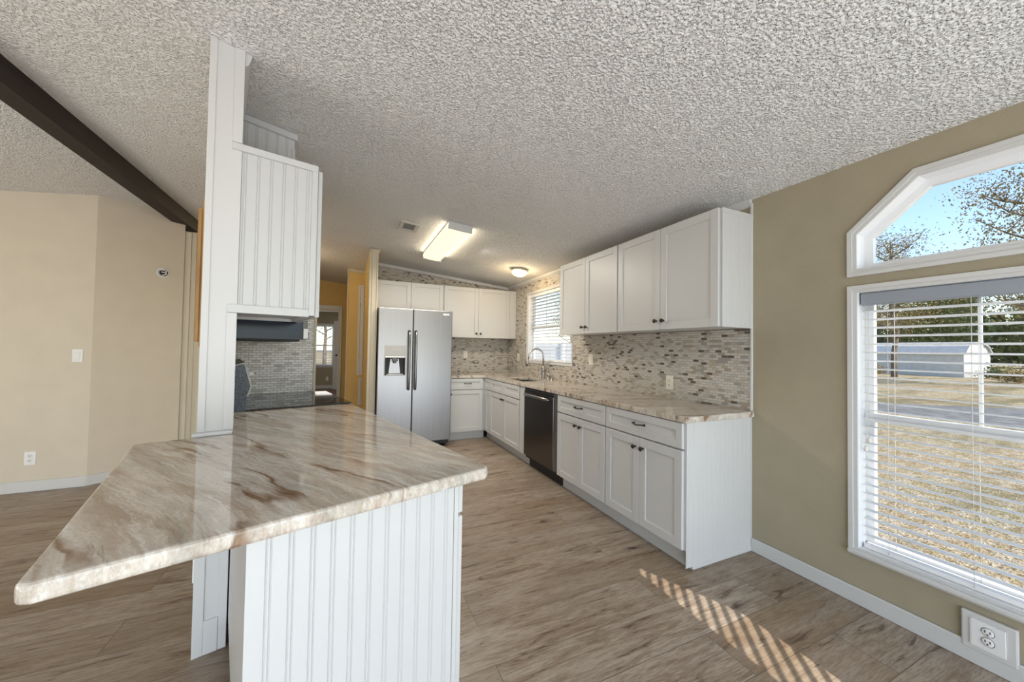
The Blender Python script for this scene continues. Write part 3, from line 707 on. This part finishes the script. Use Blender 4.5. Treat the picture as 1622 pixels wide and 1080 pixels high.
# boxed white post at the end of that wall
t = thing('corner_post', 'tall white boarded post rising from the bar top to the ceiling', 'post', PEN, PHI)
zt = cz(pw(-.05, 0).x)
def slant(o):
    for v in o.data.vertices:
        if v.co.z > 2.5: v.co.z = cz(pw(v.co.x, v.co.y).x)-.001
    return o
slant(B().box(-.117, .0, -.004, .0195, ZC+.001, zt).build('face_board', m_post, t))
slant(B().box(-.119, -.093, -.012, .03, ZC+.001, zt).build('corner_board', m_post, t)) if False else None
b = B(); b.box(-.120, -.096, -.010, .019, ZC+.018, zt); slant(b.build('edge_strip', m_post, t))
slant(B().box(-.036, .0, -.014, -.0042, 2.1845, zt, .001).build('corner_strip', m_post, t))
B().box(-.036, .0, -.014, -.0042, ZC+.018, 1.435, .001).build('corner_strip', m_post, t)
b = B(); b.prism([(0, 0), (0, -.06), (.012, -.05), (.022, -.02), (.026, 0)], lambda u, v: (u, .0, 2.607+v), lambda u, v: (u, .545, 2.607+v)); 
o = b.build('crown_moulding', m_post, t)
for v in o.data.vertices: v.co.z += cz(pw(v.co.x, v.co.y).x)-2.607-.001
B().box(-.135, -.002, -.036, -.004, ZC+.0005, ZC+.017, .006, 2).build('base_moulding', m_trim, t)
# lower dining-side end of the wall, below the bar
t = thing('knee_panel', 'white framed panel on the wall end below the bar top', 'panel', PEN, PHI)
b = B(); b.box(-.114, -.012, .0, .02, 0.0, ZB, .001); b.build('board', m_trim, t)
b = B(); b.box(-.114, -.078, -.008, 0, .0, ZB, .002); b.box(-.078, -.03, -.008, 0, 0, .14, .002); b.box(-.03, -.001, -.006, 0, 0, ZB, .002); b.build('frame', m_trim, t)
t = thing('outlet', 'white outlet cover on the dining side of the post below the bar', 'outlet', pw(-.113, .11, .325), PHI-R(90))
B().box(-.035, .035, -.008, 0, -.055, .055, .004, 2).build('cover_plate', m_plate_w, t)
# oak panel on the dining side
t = thing('oak_panel', 'golden oak wooden panel on the dining side of the white post', 'panel', PEN, PHI)
B().box(-.134, -.1125, .25, .95, 1.285, 1.985, .003).build('back_panel', m_oak, t)
B().box(-.150, -.1345, .25, .95, 1.31, 1.94, .003).build('front_frame', m_oak, t)

# peninsula base cabinets: fronts look toward +a
RP = PHI+R(90); AF = .556
def pen_base(label, b0, b1):
    w = b1-b0; m = w/2
    return cabinet(label, pw(AF, b0), RP, w, AF-.004, 0, ZB, toe=.118,
        doors=[{'r': (.003, m, .122, .752), 'k': (m-.036, .66)}, {'r': (m, w-.003, .122, .752), 'k': (m+.036, .66)}],
        drawers=[{'r': (.003, w-.003, .760, ZB-.004), 'p': (m, .80)}])
tP = pen_base('white peninsula base cabinet with beadboard end facing the viewer', -.975, -.19)
b = B(); b.bead(0, AF-.0215, 0, ZB, 0, .0465, .007, .043, .005, .0035)
o = b.build('end_panel', m_white, tP); o.location = (0, AF-.004, 0); o.rotation_euler = (0, 0, R(-90))
B().box(-.007, -.0003, .0, .0145, 0.118, ZB, .001).build('edge_stile', m_white, tP)
# end_panel local x must run along +a (= local -y of the cabinet), facing -b (= local -x)
pen_base('white peninsula base cabinet between the end cabinet and the range', -.188, .596)
# bar top
poly = [(.622, -1.038), (.640, -1.024), (.652, .600), (-.002, .600), (-.002, -.022), (-.302, -.022), (-.300, -1.062), (-.282, -1.073)]
b = B(); b.prism(poly, lambda u, v: (u, v, ZC), lambda u, v: (u, v, ZB))
o = b.build('countertop', m_gran); o.location = PEN; o.rotation_euler = (0, 0, PHI)
bv = o.modifiers.new('bevel', 'BEVEL'); bv.width = .009; bv.segments = 3; bv.limit_method = 'ANGLE'; bv.angle_limit = R(50)
tag(o, 'polished beige granite bar top with pointed corner, in the foreground', 'countertop')
# upper cabinet over the peninsula
t = thing('upper_cabinet', 'white wall cabinet with beadboard end hung beside the white post', 'cabinet', PEN, PHI)
UZ0, UZ1 = 1.443, 2.183
b = B(); b.box(.0015, .302, .008, .61, UZ0+.016, UZ1, .001); b.box(.0015, .302, .008, .02, UZ0, UZ1); b.box(.286, .302, .008, .61, UZ0, UZ1); b.box(.0015, .302, .594, .61, UZ0, UZ1); b.build('carcass', m_white, t)
b = B(); b.bead(.0015, .302, UZ0+.03, UZ1-.03, .0075, .0495, .006, .012, .005, .003); b.build('end_panel', m_white, t)
b = B(); b.box(-.036, .303, -.012, -.0045, UZ1-.03, UZ1, .001); b.box(.0015, .303, -.0045, .008, UZ1-.03, UZ1); b.box(.277, .303, -.011, .008, UZ0, UZ1-.03, .0015); b.box(-.036, .277, -.010, -.0045, UZ0-.006, UZ0+.03, .001); b.box(.0015, .277, -.0045, .008, UZ0-.006, UZ0+.03); b.build('panel_trim', m_white, t)
o = B().shaker(.009, .60, UZ0-.006, UZ1-.012).build('door', m_white, t); o.location = (.3035, 0, 0); o.rotation_euler = (0, 0, R(90)); knob(o, .56, -.023, UZ0+.06)
t = thing('upper_cabinet', 'short white wall cabinet above the black range hood', 'cabinet', PEN, PHI)
b = B(); b.box(.0, .302, .612, 1.374, 1.482, UZ1, .001); b.build('carcass', m_white, t)
for k in (0, 1):
    o = B().shaker(.614+.38*k, .614+.38*(k+1), 1.482, UZ1-.012).build('door', m_white, t); o.location = (.3025, 0, 0); o.rotation_euler = (0, 0, R(90)); knob(o, .614+.38+(-.036 if k == 0 else .036), -.023, 1.55)
# vent chase above it
t = thing('duct_chase', 'white beadboard box above the wall cabinet, reaching the ceiling', 'box', PEN, PHI)
cza = lambda a, b_: cz(pw(a, b_).x)
o = B().box(0.001, .272, .575, 1.30, UZ1+.0015, 2.55).build('body', m_white, t)
for v in o.data.vertices:
    if v.co.z > 2.5: v.co.z = cza(v.co.x, v.co.y)-.001
o = B().bead(0.001, .272, UZ1+.0015, 2.5, .575, .05, .005, .03, .005, .003).build('front_panel', m_white, t)
for v in o.data.vertices:
    if v.co.z > 2.4: v.co.z = cza(v.co.x, v.co.y)-.012
b = B(); b.prism([(0.001, -.034), (.285, -.034), (.285, 0), (0.001, 0)], lambda u, v: (u, .548, 2.5+v), lambda u, v: (u, .571, 2.5+v))
o = b.build('crown_moulding', m_white, t)
for v in o.data.vertices: v.co.z += cza(v.co.x, v.co.y)-2.5-.002
B().box(.258, .276, .562, .575, UZ1+.0015, 2.5, .001).build('corner_trim', m_white, t)

# range hood
t = thing('range_hood', 'black range hood under the wall cabinet, white label on its front', 'hood', PEN, PHI)
b = B(); b.prism([(.002, 1.335), (.352, 1.335), (.352, 1.47), (.30, 1.481), (.002, 1.481)], lambda u, v: (u, .62, v), lambda u, v: (u, 1.372, v)); b.build('body', m_hood, t)
b = B(); b.prism([(.353, 1.335), (.385, 1.338), (.378, 1.462), (.353, 1.472)], lambda u, v: (u, .617, v), lambda u, v: (u, 1.374, v)); b.build('front_fascia', m_black, t)
B().box(.02, .34, .64, 1.35, 1.323, 1.336, .004).build('filter', m_blackm, t)
o = B().box(.357, .3815, .6155, .6175, 1.342, 1.404).build('sticker', m_plate_w, t)
# range
t = thing('range', 'black glass-top electric range set between bar top and tiled wall', 'range', PEN, PHI)
R0, R1 = .606, 1.37
B().box(.006, .60, R0, R1, .02, .895, .003).build('body', m_rside, t)
B().box(.055, .655, R0-.0, R1, .8955, .921, .006, 2).build('cooktop', m_cook, t)
for (a, c, r) in ((.20, .80, .085), (.20, 1.18, .105), (.47, .80, .105), (.47, 1.18, .075)):
    b = B(); b.plate([(a+r*cos(2*pi*k/28), c+r*sin(2*pi*k/28)) for k in range(28)], [[(a+(r-.003)*cos(2*pi*k/28), c+(r-.003)*sin(2*pi*k/28)) for k in range(28)]], lambda u, v: (u, v, .9214), lambda u, v: (u, v, .9209)); b.build('burner_ring', m_rside, t)
gpoly = [(.012, .90), (.074, .90), (.074, 1.003), (.090, 1.055), (.058, 1.185), (.012, 1.172)]
b = B(); b.prism(gpoly, lambda u, v: (u, R0, v), lambda u, v: (u, R1, v)); bg_ = b.build('backguard', m_rside, t)
b = B()
fr = [(.0745, 1.0), (.0905, 1.055), (.0585, 1.187), (.012, 1.174), (.012, 1.180), (.0615, 1.194), (.0985, 1.055), (.0825, .998)]
b.prism(fr, lambda u, v: (u, R0-.003, v), lambda u, v: (u, R1+.0, v)); b.build('backguard_trim', m_trim, bg_)
for k, c in enumerate((.70, .80, .99, 1.18, 1.28)):
    if k == 2:
        b = B(); b.prism([(.0915, 1.085), (.0965, 1.086), (.0765, 1.165), (.0715, 1.164)], lambda u, v: (u, .90, v), lambda u, v: (u, 1.08, v)); b.build('clock_display', m_black, bg_); continue
    B().lathe([(.024, 0), (.022, .006), (.017, .008), (.016, .026), (0, .027)], (.085, c, 1.12), (.95, 0, .24), 18).build('knob', m_plate_w, bg_)
od = B().box(.601, .64, R0+.005, R1-.005, .27, .80, .006, 2).build('oven_door', m_black, t)
B().tube([(.64, R0+.06, .745), (.68, R0+.065, .748), (.683, (R0+R1)/2, .748), (.68, R1-.065, .748), (.64, R1-.06, .745)], .012, 12).build('handle', m_steel, od)
B().box(.601, .636, R0+.005, R1-.005, .07, .262, .006, 2).build('storage_drawer', m_black, t)
B().box(.601, .65, R0+.002, R1-.002, .805, .893, .005, 2).build('front_panel', m_black, t)
for a in (.07, .55):
    for c in (R0+.06, R1-.06): B().lathe([(.018, 0), (.018, .022)], (a, c, 0), (0, 0, 1), 12).build('foot', m_blackm, t)

# ------------------------------------------------------------------ ceiling fixtures
def tilt(o, x): o.rotation_euler = (0, math.atan(.095), 0); return o
t = thing('ceiling_light', 'long fluorescent ceiling light with glowing wraparound lens', 'light', (-1.51, 2.38, cz(-1.51)-.002)); tilt(t, 0)
b = B(); b.box(-.113, .113, -.62, .63, -.02, 0, .002); 
for s in (-1, 1):
    y = -.635 if s < 0 else .63
    b.box(-.116, .116, y, y+.012, -.07, 0, .002)
b.build('housing', m_trim, t)
b = B(); pr = [(-.113, -.002), (-.116, -.035), (-.10, -.060), (-.05, -.068), (.05, -.068), (.10, -.060), (.116, -.035), (.113, -.002), (.06, -.012), (-.06, -.012)]
b.prism(pr, lambda u, v: (u, -.622, v), lambda u, v: (u, .629, v)); b.build('lens', m_lens, t)
for q in (-1, 1): area('fluorescent_side_glow', (-1.51+q*.121, 2.38, cz(-1.51+q*.121)-.036), (q, 0, .02), 1.15, .045, 1.5, (1, .86, .62))
fl = area('fluorescent_glow', (-1.517, 2.38, cz(-1.51)-.085), (.095, 0, -1), .2, 1.1, 34, (1, .93, .82))
t = thing('ceiling_light', 'small round dome ceiling light glowing above the sink', 'light', (-.392, 2.812, cz(-.392)-.001)); tilt(t, 0)
B().lathe([(.108, 0), (.110, -.012), (.104, -.026), (.096, -.028)], (0, 0, 0), (0, 0, 1), 28).build('base_ring', m_chrome, t)
B().lathe([(.100, -.024), (.103, -.04), (.095, -.062), (.07, -.082), (.035, -.092), (0, -.095)], (0, 0, 0), (0, 0, 1), 28).build('glass_dome', m_dome, t)
def point(name, loc, e, col, r=.06):
    l = bpy.data.lights.new(name, 'POINT'); l.energy = e; l.color = col; l.shadow_soft_size = r
    o = bpy.data.objects.new(name, l); COL.objects.link(o); o.location = loc; return o
point('dome_glow', (-.40, 2.812, cz(-.392)-.16), 7, (1, .75, .42))
t = thing('ceiling_light', 'small round dome ceiling light in the hall behind the range wall', 'light', (-3.3, 4.1, cz(-3.3)-.001)); tilt(t, 0)
B().lathe([(.108, 0), (.110, -.012), (.104, -.026), (.096, -.028)], (0, 0, 0), (0, 0, 1), 28).build('base_ring', m_chrome, t)
B().lathe([(.100, -.024), (.103, -.04), (.095, -.062), (.07, -.082), (.035, -.092), (0, -.095)], (0, 0, 0), (0, 0, 1), 28).build('glass_dome', m_dome, t)
point('hall_glow', (-3.3, 4.1, cz(-3.3)-.17), 11, (1, .80, .52))
t = thing('air_vent', 'square ceiling air vent left of the fluorescent light', 'vent', (-1.925, 2.175, cz(-1.925)-.001)); tilt(t, 0)
b = B(); b.plate([(-.09, -.125), (.09, -.125), (.09, .125), (-.09, .125)], [[(-.055, -.09), (.055, -.09), (.055, .09), (-.055, .09)]], lambda u, v: (u, v, -.008), lambda u, v: (u, v, 0)); b.build('frame', m_vent, t)
B().box(-.056, .056, -.091, .091, -.0015, 0).build('backing', m_slot, t)
b = B()
for k in range(8): b.prism([(-.055, 0), (.055, 0), (.055, .004), (-.055, .004)], lambda u, v, k=k: (u, -.082+k*.0225, -.004+v*.3), lambda u, v, k=k: (u, -.0785+k*.0225, -.004+v*.3))
b.build('slats', m_vent, t)

# ------------------------------------------------------------------ outlets and switches
def outlet(label, loc, rot, mat, kind='outlet', w=.07, h=.115, parent=None):
    t = thing('light_switch' if kind == 'switch' else 'outlet', label, 'switch' if kind == 'switch' else 'outlet', loc, rot)
    B().box(-w/2, w/2, -.006, 0, -h/2, h/2, .002, 2).build('cover_plate', mat, t)
    if kind == 'switch': B().box(-.017, .017, -.010, -.005, -.034, .034, .002).build('rocker', mat, t)
    else:
        for s in (-1, 1):
            o = B().lathe([(.0165, 0), (.0165, .003), (.015, .004), (0, .004)], (0, -.005, s*.0195), (0, -1, 0), 20).build('receptacle', mat, t)
            b = B(); b.box(-.008, -.005, -.0095, -.0085, s*.0195-.002, s*.0195+.008); b.box(.005, .008, -.0095, -.0085, s*.0195-.002, s*.0195+.008); b.lathe([(.0028, 0), (.0028, .001)], (0, -.0086, s*.0195-.008), (0, -1, 0), 10); b.build('slots', m_slot, o)
    return t
outlet('almond outlet on the mosaic tile above the near end of the worktop', (-.008, .67, 1.04), RW, m_plate)
outlet('almond switch plate on the mosaic tile right of the sink window', (-.008, 1.75, 1.20), RW, m_plate, 'switch')
outlet('almond outlet on the back wall tile right of the refrigerator', (-.74, YB-.008, 1.205), 0, m_plate)
outlet('almond outlet on the mosaic tile left of the sink window', (-.008, 3.62, 1.17), RW, m_plate)
outlet('white rocker light switch on the cream dining wall', (-4.67, 3.05, 1.177), 0, m_plate_w, 'switch')
outlet('white wall outlet low on the cream dining wall', (-4.936, 3.05, .287), 0, m_plate_w)
outlet('white outlet on the far room wall below its window', (-3.01, 11.0, .30), 0, m_plate_w)
# outlet on its stepped backing block beside the big window's baseboard
t = thing('outlet', 'white outlet on a stepped wood block below the big window', 'outlet', (0, -.975, .145), RW)
B().box(-.074, .074, -.019, 0, -.085, .07, .006, 2).build('backing_block', m_trim, t)
B().box(-.048, .048, -.024, -.019, -.062, .048, .004).build('cover_plate', m_plate_w, t)
for s in (-1, 1):
    o = B().lathe([(.0165, 0), (.0165, .003), (.015, .004), (0, .004)], (0, -.0235, s*.0195-.005), (0, -1, 0), 20).build('receptacle', m_plate_w, t)
    b = B(); b.box(-.008, -.005, -.028, -.027, s*.0195-.007, s*.0195+.003); b.box(.005, .008, -.028, -.027, s*.0195-.007, s*.0195+.003); b.lathe([(.0028, 0), (.0028, .001)], (0, -.0271, s*.0195-.013), (0, -1, 0), 10); b.build('slots', m_slot, o)
    b = B(); b.plate([(.0185*cos(2*pi*k/24), .0185*sin(2*pi*k/24)) for k in range(24)], [[(.0168*cos(2*pi*k/24), .0168*sin(2*pi*k/24)) for k in range(24)]], lambda u, v: (u, -.0244, v+s*.0195-.005), lambda u, v: (u, -.0235, v+s*.0195-.005)); b.build('rim', m_slot, o)
# bare fixture box with wires on the angled wall
lw = Vector((-4.209, 3.338, 2.026)); nrm = Vector((sin(A2), -cos(A2), 0))
t = thing('junction_box', 'round bare fixture box with loose wires on the angled cream wall', 'electrical box', lw, A2)
B().lathe([(.052, 0), (.052, .004), (.040, .005), (.040, .001)], (0, 0, 0), (0, -1, 0), 24).build('ring', m_plate_w, t)
B().lathe([(.034, 0), (.034, .006)], (.004, -.004, 0), (0, -1, 0), 20).build('box', m_slot, t)
b = B(); b.tube([(-.03, -.008, .02), (-.01, -.03, .028), (.02, -.03, .012), (.012, -.025, -.02), (-.015, -.03, -.03)], .005, 8); b.tube([(.03, -.008, -.015), (.012, -.03, .0), (-.02, -.03, .004)], .005, 8); b.build('wires', m_plate_w, t)

# ------------------------------------------------------------------ closet door, grille, far door
d2 = struct(node('door_2', (-2.26, 4.86, 0)))
b = B(); b.plate([(-.055, .84), (.03, .84), (.03, 2.30), (-.055, 2.30)], [[(-.025, .87), (.029, .87), (.029, 2.27), (-.025, 2.27)]], lambda u, v: (u, -.014, v), lambda u, v: (u, 0, v)); b.build('casing', m_trim, d2)
B().box(-.024, .03, -.010, -.001, .872, 2.268, .002).build('panel', m_trim, d2)
for z in (1.165, 1.977): B().tube([(-.026, -.016, z-.035), (-.026, -.016, z+.035)], .005, 8).build('hinge', m_brass, d2)
t = thing('air_grille', 'tall louvered return grille low on the golden hall wall', 'grille', (-2.245, 4.86, .36))
b = B(); b.plate([(-.04, 0), (.018, 0), (.018, .44), (-.04, .44)], [[(-.012, .02), (.016, .02), (.016, .42), (-.012, .42)]], lambda u, v: (u, -.010, v), lambda u, v: (u, 0, v)); b.build('frame', m_trim, t)
b = B()
for k in range(20): b.box(-.012, .016, -.008, -.002, .022+k*.02, .034+k*.02)
b.build('louvers', m_vent, t)
d3 = struct(node('door_3', (-2.62, 10.4, 0), R(150)))
o = B().box(0, .25, -.02, .02, .02, 2.06, .003).build('leaf', m_trim, d3)
B().lathe([(.012, 0), (.012, .03), (.028, .04), (.028, .06), (0, .068)], (.12, .02, 1.04), (0, 1, 0), 16).build('knob', m_bronze, d3)

# ------------------------------------------------------------------ outdoors
GZ = -.42
struct(B().box(-40, 220, -120, 200, GZ-.5, GZ-.21).build('ground', m_road))
o = B().box(-39, 140, -80, 120, GZ-.2, GZ-.001).build('lawn', m_lawn); tag(o, 'dry winter lawn with fallen leaves outside the windows', 'lawn'); o['kind'] = 'stuff'
def od_(px, dep, z=GZ):
    """ground point straight out along the view direction of a column of the photograph, at a given distance"""
    u = (px-811)/F_PX; d = (fw+u*rt); d = Vector((d.x, d.y, 0)).normalized(); return Vector((CAM.x+d.x*dep, CAM.y+d.y*dep, z))
o = B().prism([tuple(od_(p, q).xy) for p, q in ((1200, 15.5), (1300, 15.8), (1385, 15.7), (1622, 15.2), (1850, 15), (1850, 25), (1622, 20.9), (1385, 18.4), (1300, 18), (1200, 17.8))], lambda u, v: (u, v, GZ+.012), lambda u, v: (u, v, GZ+.0005)).build('gravel_road', m_road); tag(o, 'grey gravel lane crossing the lawn', 'road')
# shed
sp = od_(1455, 50); ang = math.atan2(sp.y-CAM.y, sp.x-CAM.x)
t = thing('shed', 'pale garden shed with curved grey roof at the edge of the woods', 'shed', sp, ang+R(-27))
gam = [(-1.7, 0), (1.7, 0), (1.7, 1.9), (1.25, 2.45), (.5, 2.75), (0, 2.8), (-.5, 2.75), (-1.25, 2.45), (-1.7, 1.9)]
b = B(); b.prism(gam, lambda u, v: (u, -3.6, v), lambda u, v: (u, 3.6, v)); b.build('walls', m_shedw, t)
rp = [(-1.82, 1.84), (-1.7, 1.94), (-1.25, 2.49), (-.5, 2.80), (0, 2.85), (.5, 2.80), (1.25, 2.49), (1.7, 1.94), (1.82, 1.84), (1.84, 1.90), (1.30, 2.56), (.5, 2.87), (0, 2.92), (-.5, 2.87), (-1.30, 2.56), (-1.84, 1.90)]
b = B(); b.prism(rp, lambda u, v: (u, -3.75, v), lambda u, v: (u, 3.75, v)); b.build('roof', m_shedr, t)
# white fence and pale outbuilding seen through the kitchen window
fa, fb = od_(830, 13.5), od_(960, 12.5); fd = (fb-fa); fl_ = fd.length
t = thing('board_fence', 'white board fence outside the window over the sink', 'fence', fa, math.atan2(fd.y, fd.x))
b = B()
for k in range(int(fl_/.15)+1): b.box(k*.15, k*.15+.146, -.012, .012, .04, 1.95, .003)
b.build('boards', m_fence, t)
for k in range(3): B().box(k*fl_/2-.05, k*fl_/2+.05, -.07, .03, 0, 2.0, .005).build('post', m_fence, t)

def tree_mesh(kind, seed, H, RAD, nleaf, ls):
    rnd = random.Random(seed)
    bt = B(); pts = [Vector((0, 0, 0))]
    for k in range(1, 7): pts.append(Vector((rnd.uniform(-.02, .02)*H*(k > 1), rnd.uniform(-.02, .02)*H*(k > 1), H*.9*k/6)))
    r0 = H*.017
    bt.tube(pts, [r0*(1-.13*k) for k in range(7)], 8)
    tips = []
    nb = 18 if kind != 1 else 22
    for k in range(nb):
        s = (.28 if kind == 2 else .10)+(.68 if kind == 2 else .86)*k/nb; a = k*2.4+rnd.random(); base = pts[min(5, int(s*6))].lerp(pts[min(6, int(s*6)+1)], (s*6) % 1)
        ln = RAD*(1.15-abs(s-.5)*1.1 if kind != 1 else 1.15-s*.95)
        d = Vector((cos(a), sin(a), .45 if kind != 1 else .08)).normalized()
        mid = base+d*ln*.55+Vector((0, 0, rnd.uniform(-.05, .08)*ln)); tip = base+d*ln+Vector((0, 0, .18*ln if kind != 1 else -.1*ln))
        bt.tube([base, mid, tip], [r0*.35, r0*.2, r0*.06], 5)
        for j in range(3 if kind == 2 else 2):
            q = mid+Vector((rnd.uniform(-1, 1), rnd.uniform(-1, 1), rnd.uniform(.1, 1)))*ln*.45
            bt.tube([mid, q], [r0*.15, r0*.04], 4); tips.append(q)
        tips += [tip, mid, mid.lerp(tip, .5)]
    bl = B()
    for k in range(nleaf):
        c = rnd.choice(tips); sp_ = RAD*(.26 if kind != 2 else .2)
        p = c+Vector((rnd.gauss(0, 1), rnd.gauss(0, 1), rnd.gauss(0, .75)))*sp_; p.z = max(p.z, .7)
        n = Vector((rnd.uniform(-1, 1), rnd.uniform(-1, 1), rnd.uniform(-1, 1))).normalized(); u = n.orthogonal()*ls*rnd.uniform(.6, 1.3); v = n.cross(u)*.75
        bl.bm.faces.new([bl.bm.verts.new(p+x) for x in (u, v*.6, -u, -v*.6)])
    return bt, bl
protos = []
for kind, (H, RAD, nl, ls) in enumerate(((15, 4.2, 13000, .15), (17, 3.4, 13000, .15), (13, 3.2, 9000, .065))):
    bt, bl = tree_mesh(kind, 11+kind, H, RAD, nl, ls)
    a = bpy.data.meshes.new('trunk'); bt.bm.to_mesh(a); a.materials.append(m_bark); bt.bm.free()
    c = bpy.data.meshes.new('foliage'); bl.bm.to_mesh(c); c.materials.append(m_leaf[kind]); bl.bm.free()
    protos.append((a, c))
TREES = [(1416, 42, 2, .92), (1665, 35, 2, 1.02), (905, 34, 2, .62), (515, 33, 2, .7)]
for row, (dep, sp_) in enumerate(((56, 6.3), (66, 6.8), (77, 7.4))):
    a = 60.5+row*1.6
    while a < 82:
        k = random.choice((0, 1, 0, 1, 2)); s_ = {0: .60, 1: .58, 2: .66}[k]*dep/56*random.uniform(.88, 1.06)
        if a < 66: k = 2 if row < 2 else 1; s_ *= .85
        TREES.append((811+F_PX*math.tan(R(a)-YAW), dep, k, s_*.96)); a += math.degrees(sp_*1.04/dep)
KL = ['green leafy oak', 'dark green pine', 'thin half-bare autumn tree']
WH = ['standing left of the shed', 'rising behind the shed', 'right of the shed']
seen = {}
for i, (px, dep, k, s) in enumerate(TREES):
    if i == 3: lab = 'leafy bare-branched tree outside the far room window beyond the doorway'
    elif i == 2: lab = '%s beyond the white fence outside the sink window' % KL[k]
    elif i == 0: lab = 'thin half-bare tree seen at lower left of the upper window'
    elif i == 1: lab = 'large half-bare tree seen at the right of the upper window'
    else: lab = '%s in the woods %s' % (KL[k], WH[0 if px < 1440 else 1 if px < 1520 else 2])
    t = thing('tree', lab, 'tree', od_(px, dep), random.uniform(0, 6.28), 'trees of the woods' if i > 3 else None); t.scale = (s, s, s)
    for nm, me in zip(('trunk', 'foliage'), protos[k]):
        o = bpy.data.objects.new(nm, me); COL.objects.link(o); o.parent = t
rnd = random.Random(5); b = B()
for k in range(15000):
    p = od_(rnd.uniform(1180, 1900), rnd.uniform(94, 102)); p.z = GZ+.6+rnd.random()**1.2*(8.5+2*sin(p.y*.9)+1.5*sin(p.y*2.3)); n = Vector((rnd.uniform(-1, 1), rnd.uniform(-1, 1), rnd.uniform(-1, 1))).normalized(); u = n.orthogonal()*rnd.uniform(.2, .45); v = n.cross(u)
    b.bm.faces.new([b.bm.verts.new(p+x) for x in (u, v*.7, -u, -v*.7)])
o = b.build('distant_treeline', m_leaf[0]); tag(o, 'dense green woods far behind the shed and the nearer trees', 'woods'); o['kind'] = 'stuff'
def shrub(label, px, dep, r, mat, seed, group=None):
    rnd = random.Random(seed); b = B()
    for k in range(700):
        p = Vector((rnd.gauss(0, .45)*r, rnd.gauss(0, .45)*r, abs(rnd.gauss(0, .45))*r+.1*r)); n = Vector((rnd.uniform(-1, 1), rnd.uniform(-1, 1), rnd.uniform(-1, 1))).normalized(); u = n.orthogonal()*r*.07; v = n.cross(u)
        b.bm.faces.new([b.bm.verts.new(p+x) for x in (u, v*.6, -u, -v*.6)])
    o = b.build('shrub', mat); o.location = od_(px, dep); tag(o, label, 'shrub', group); return o
for i, (px, dep, r) in enumerate(((1384, 47, .8), (1578, 47, .9), (1612, 41, .9))):
    shrub('low brown undergrowth left of the shed' if i == 0 else 'low dry undergrowth along the woods right of the shed', px, dep, r, m_leaf[2 if i % 2 == 0 else 0], 40+i, None if i == 0 else 'undergrowth right of the shed')
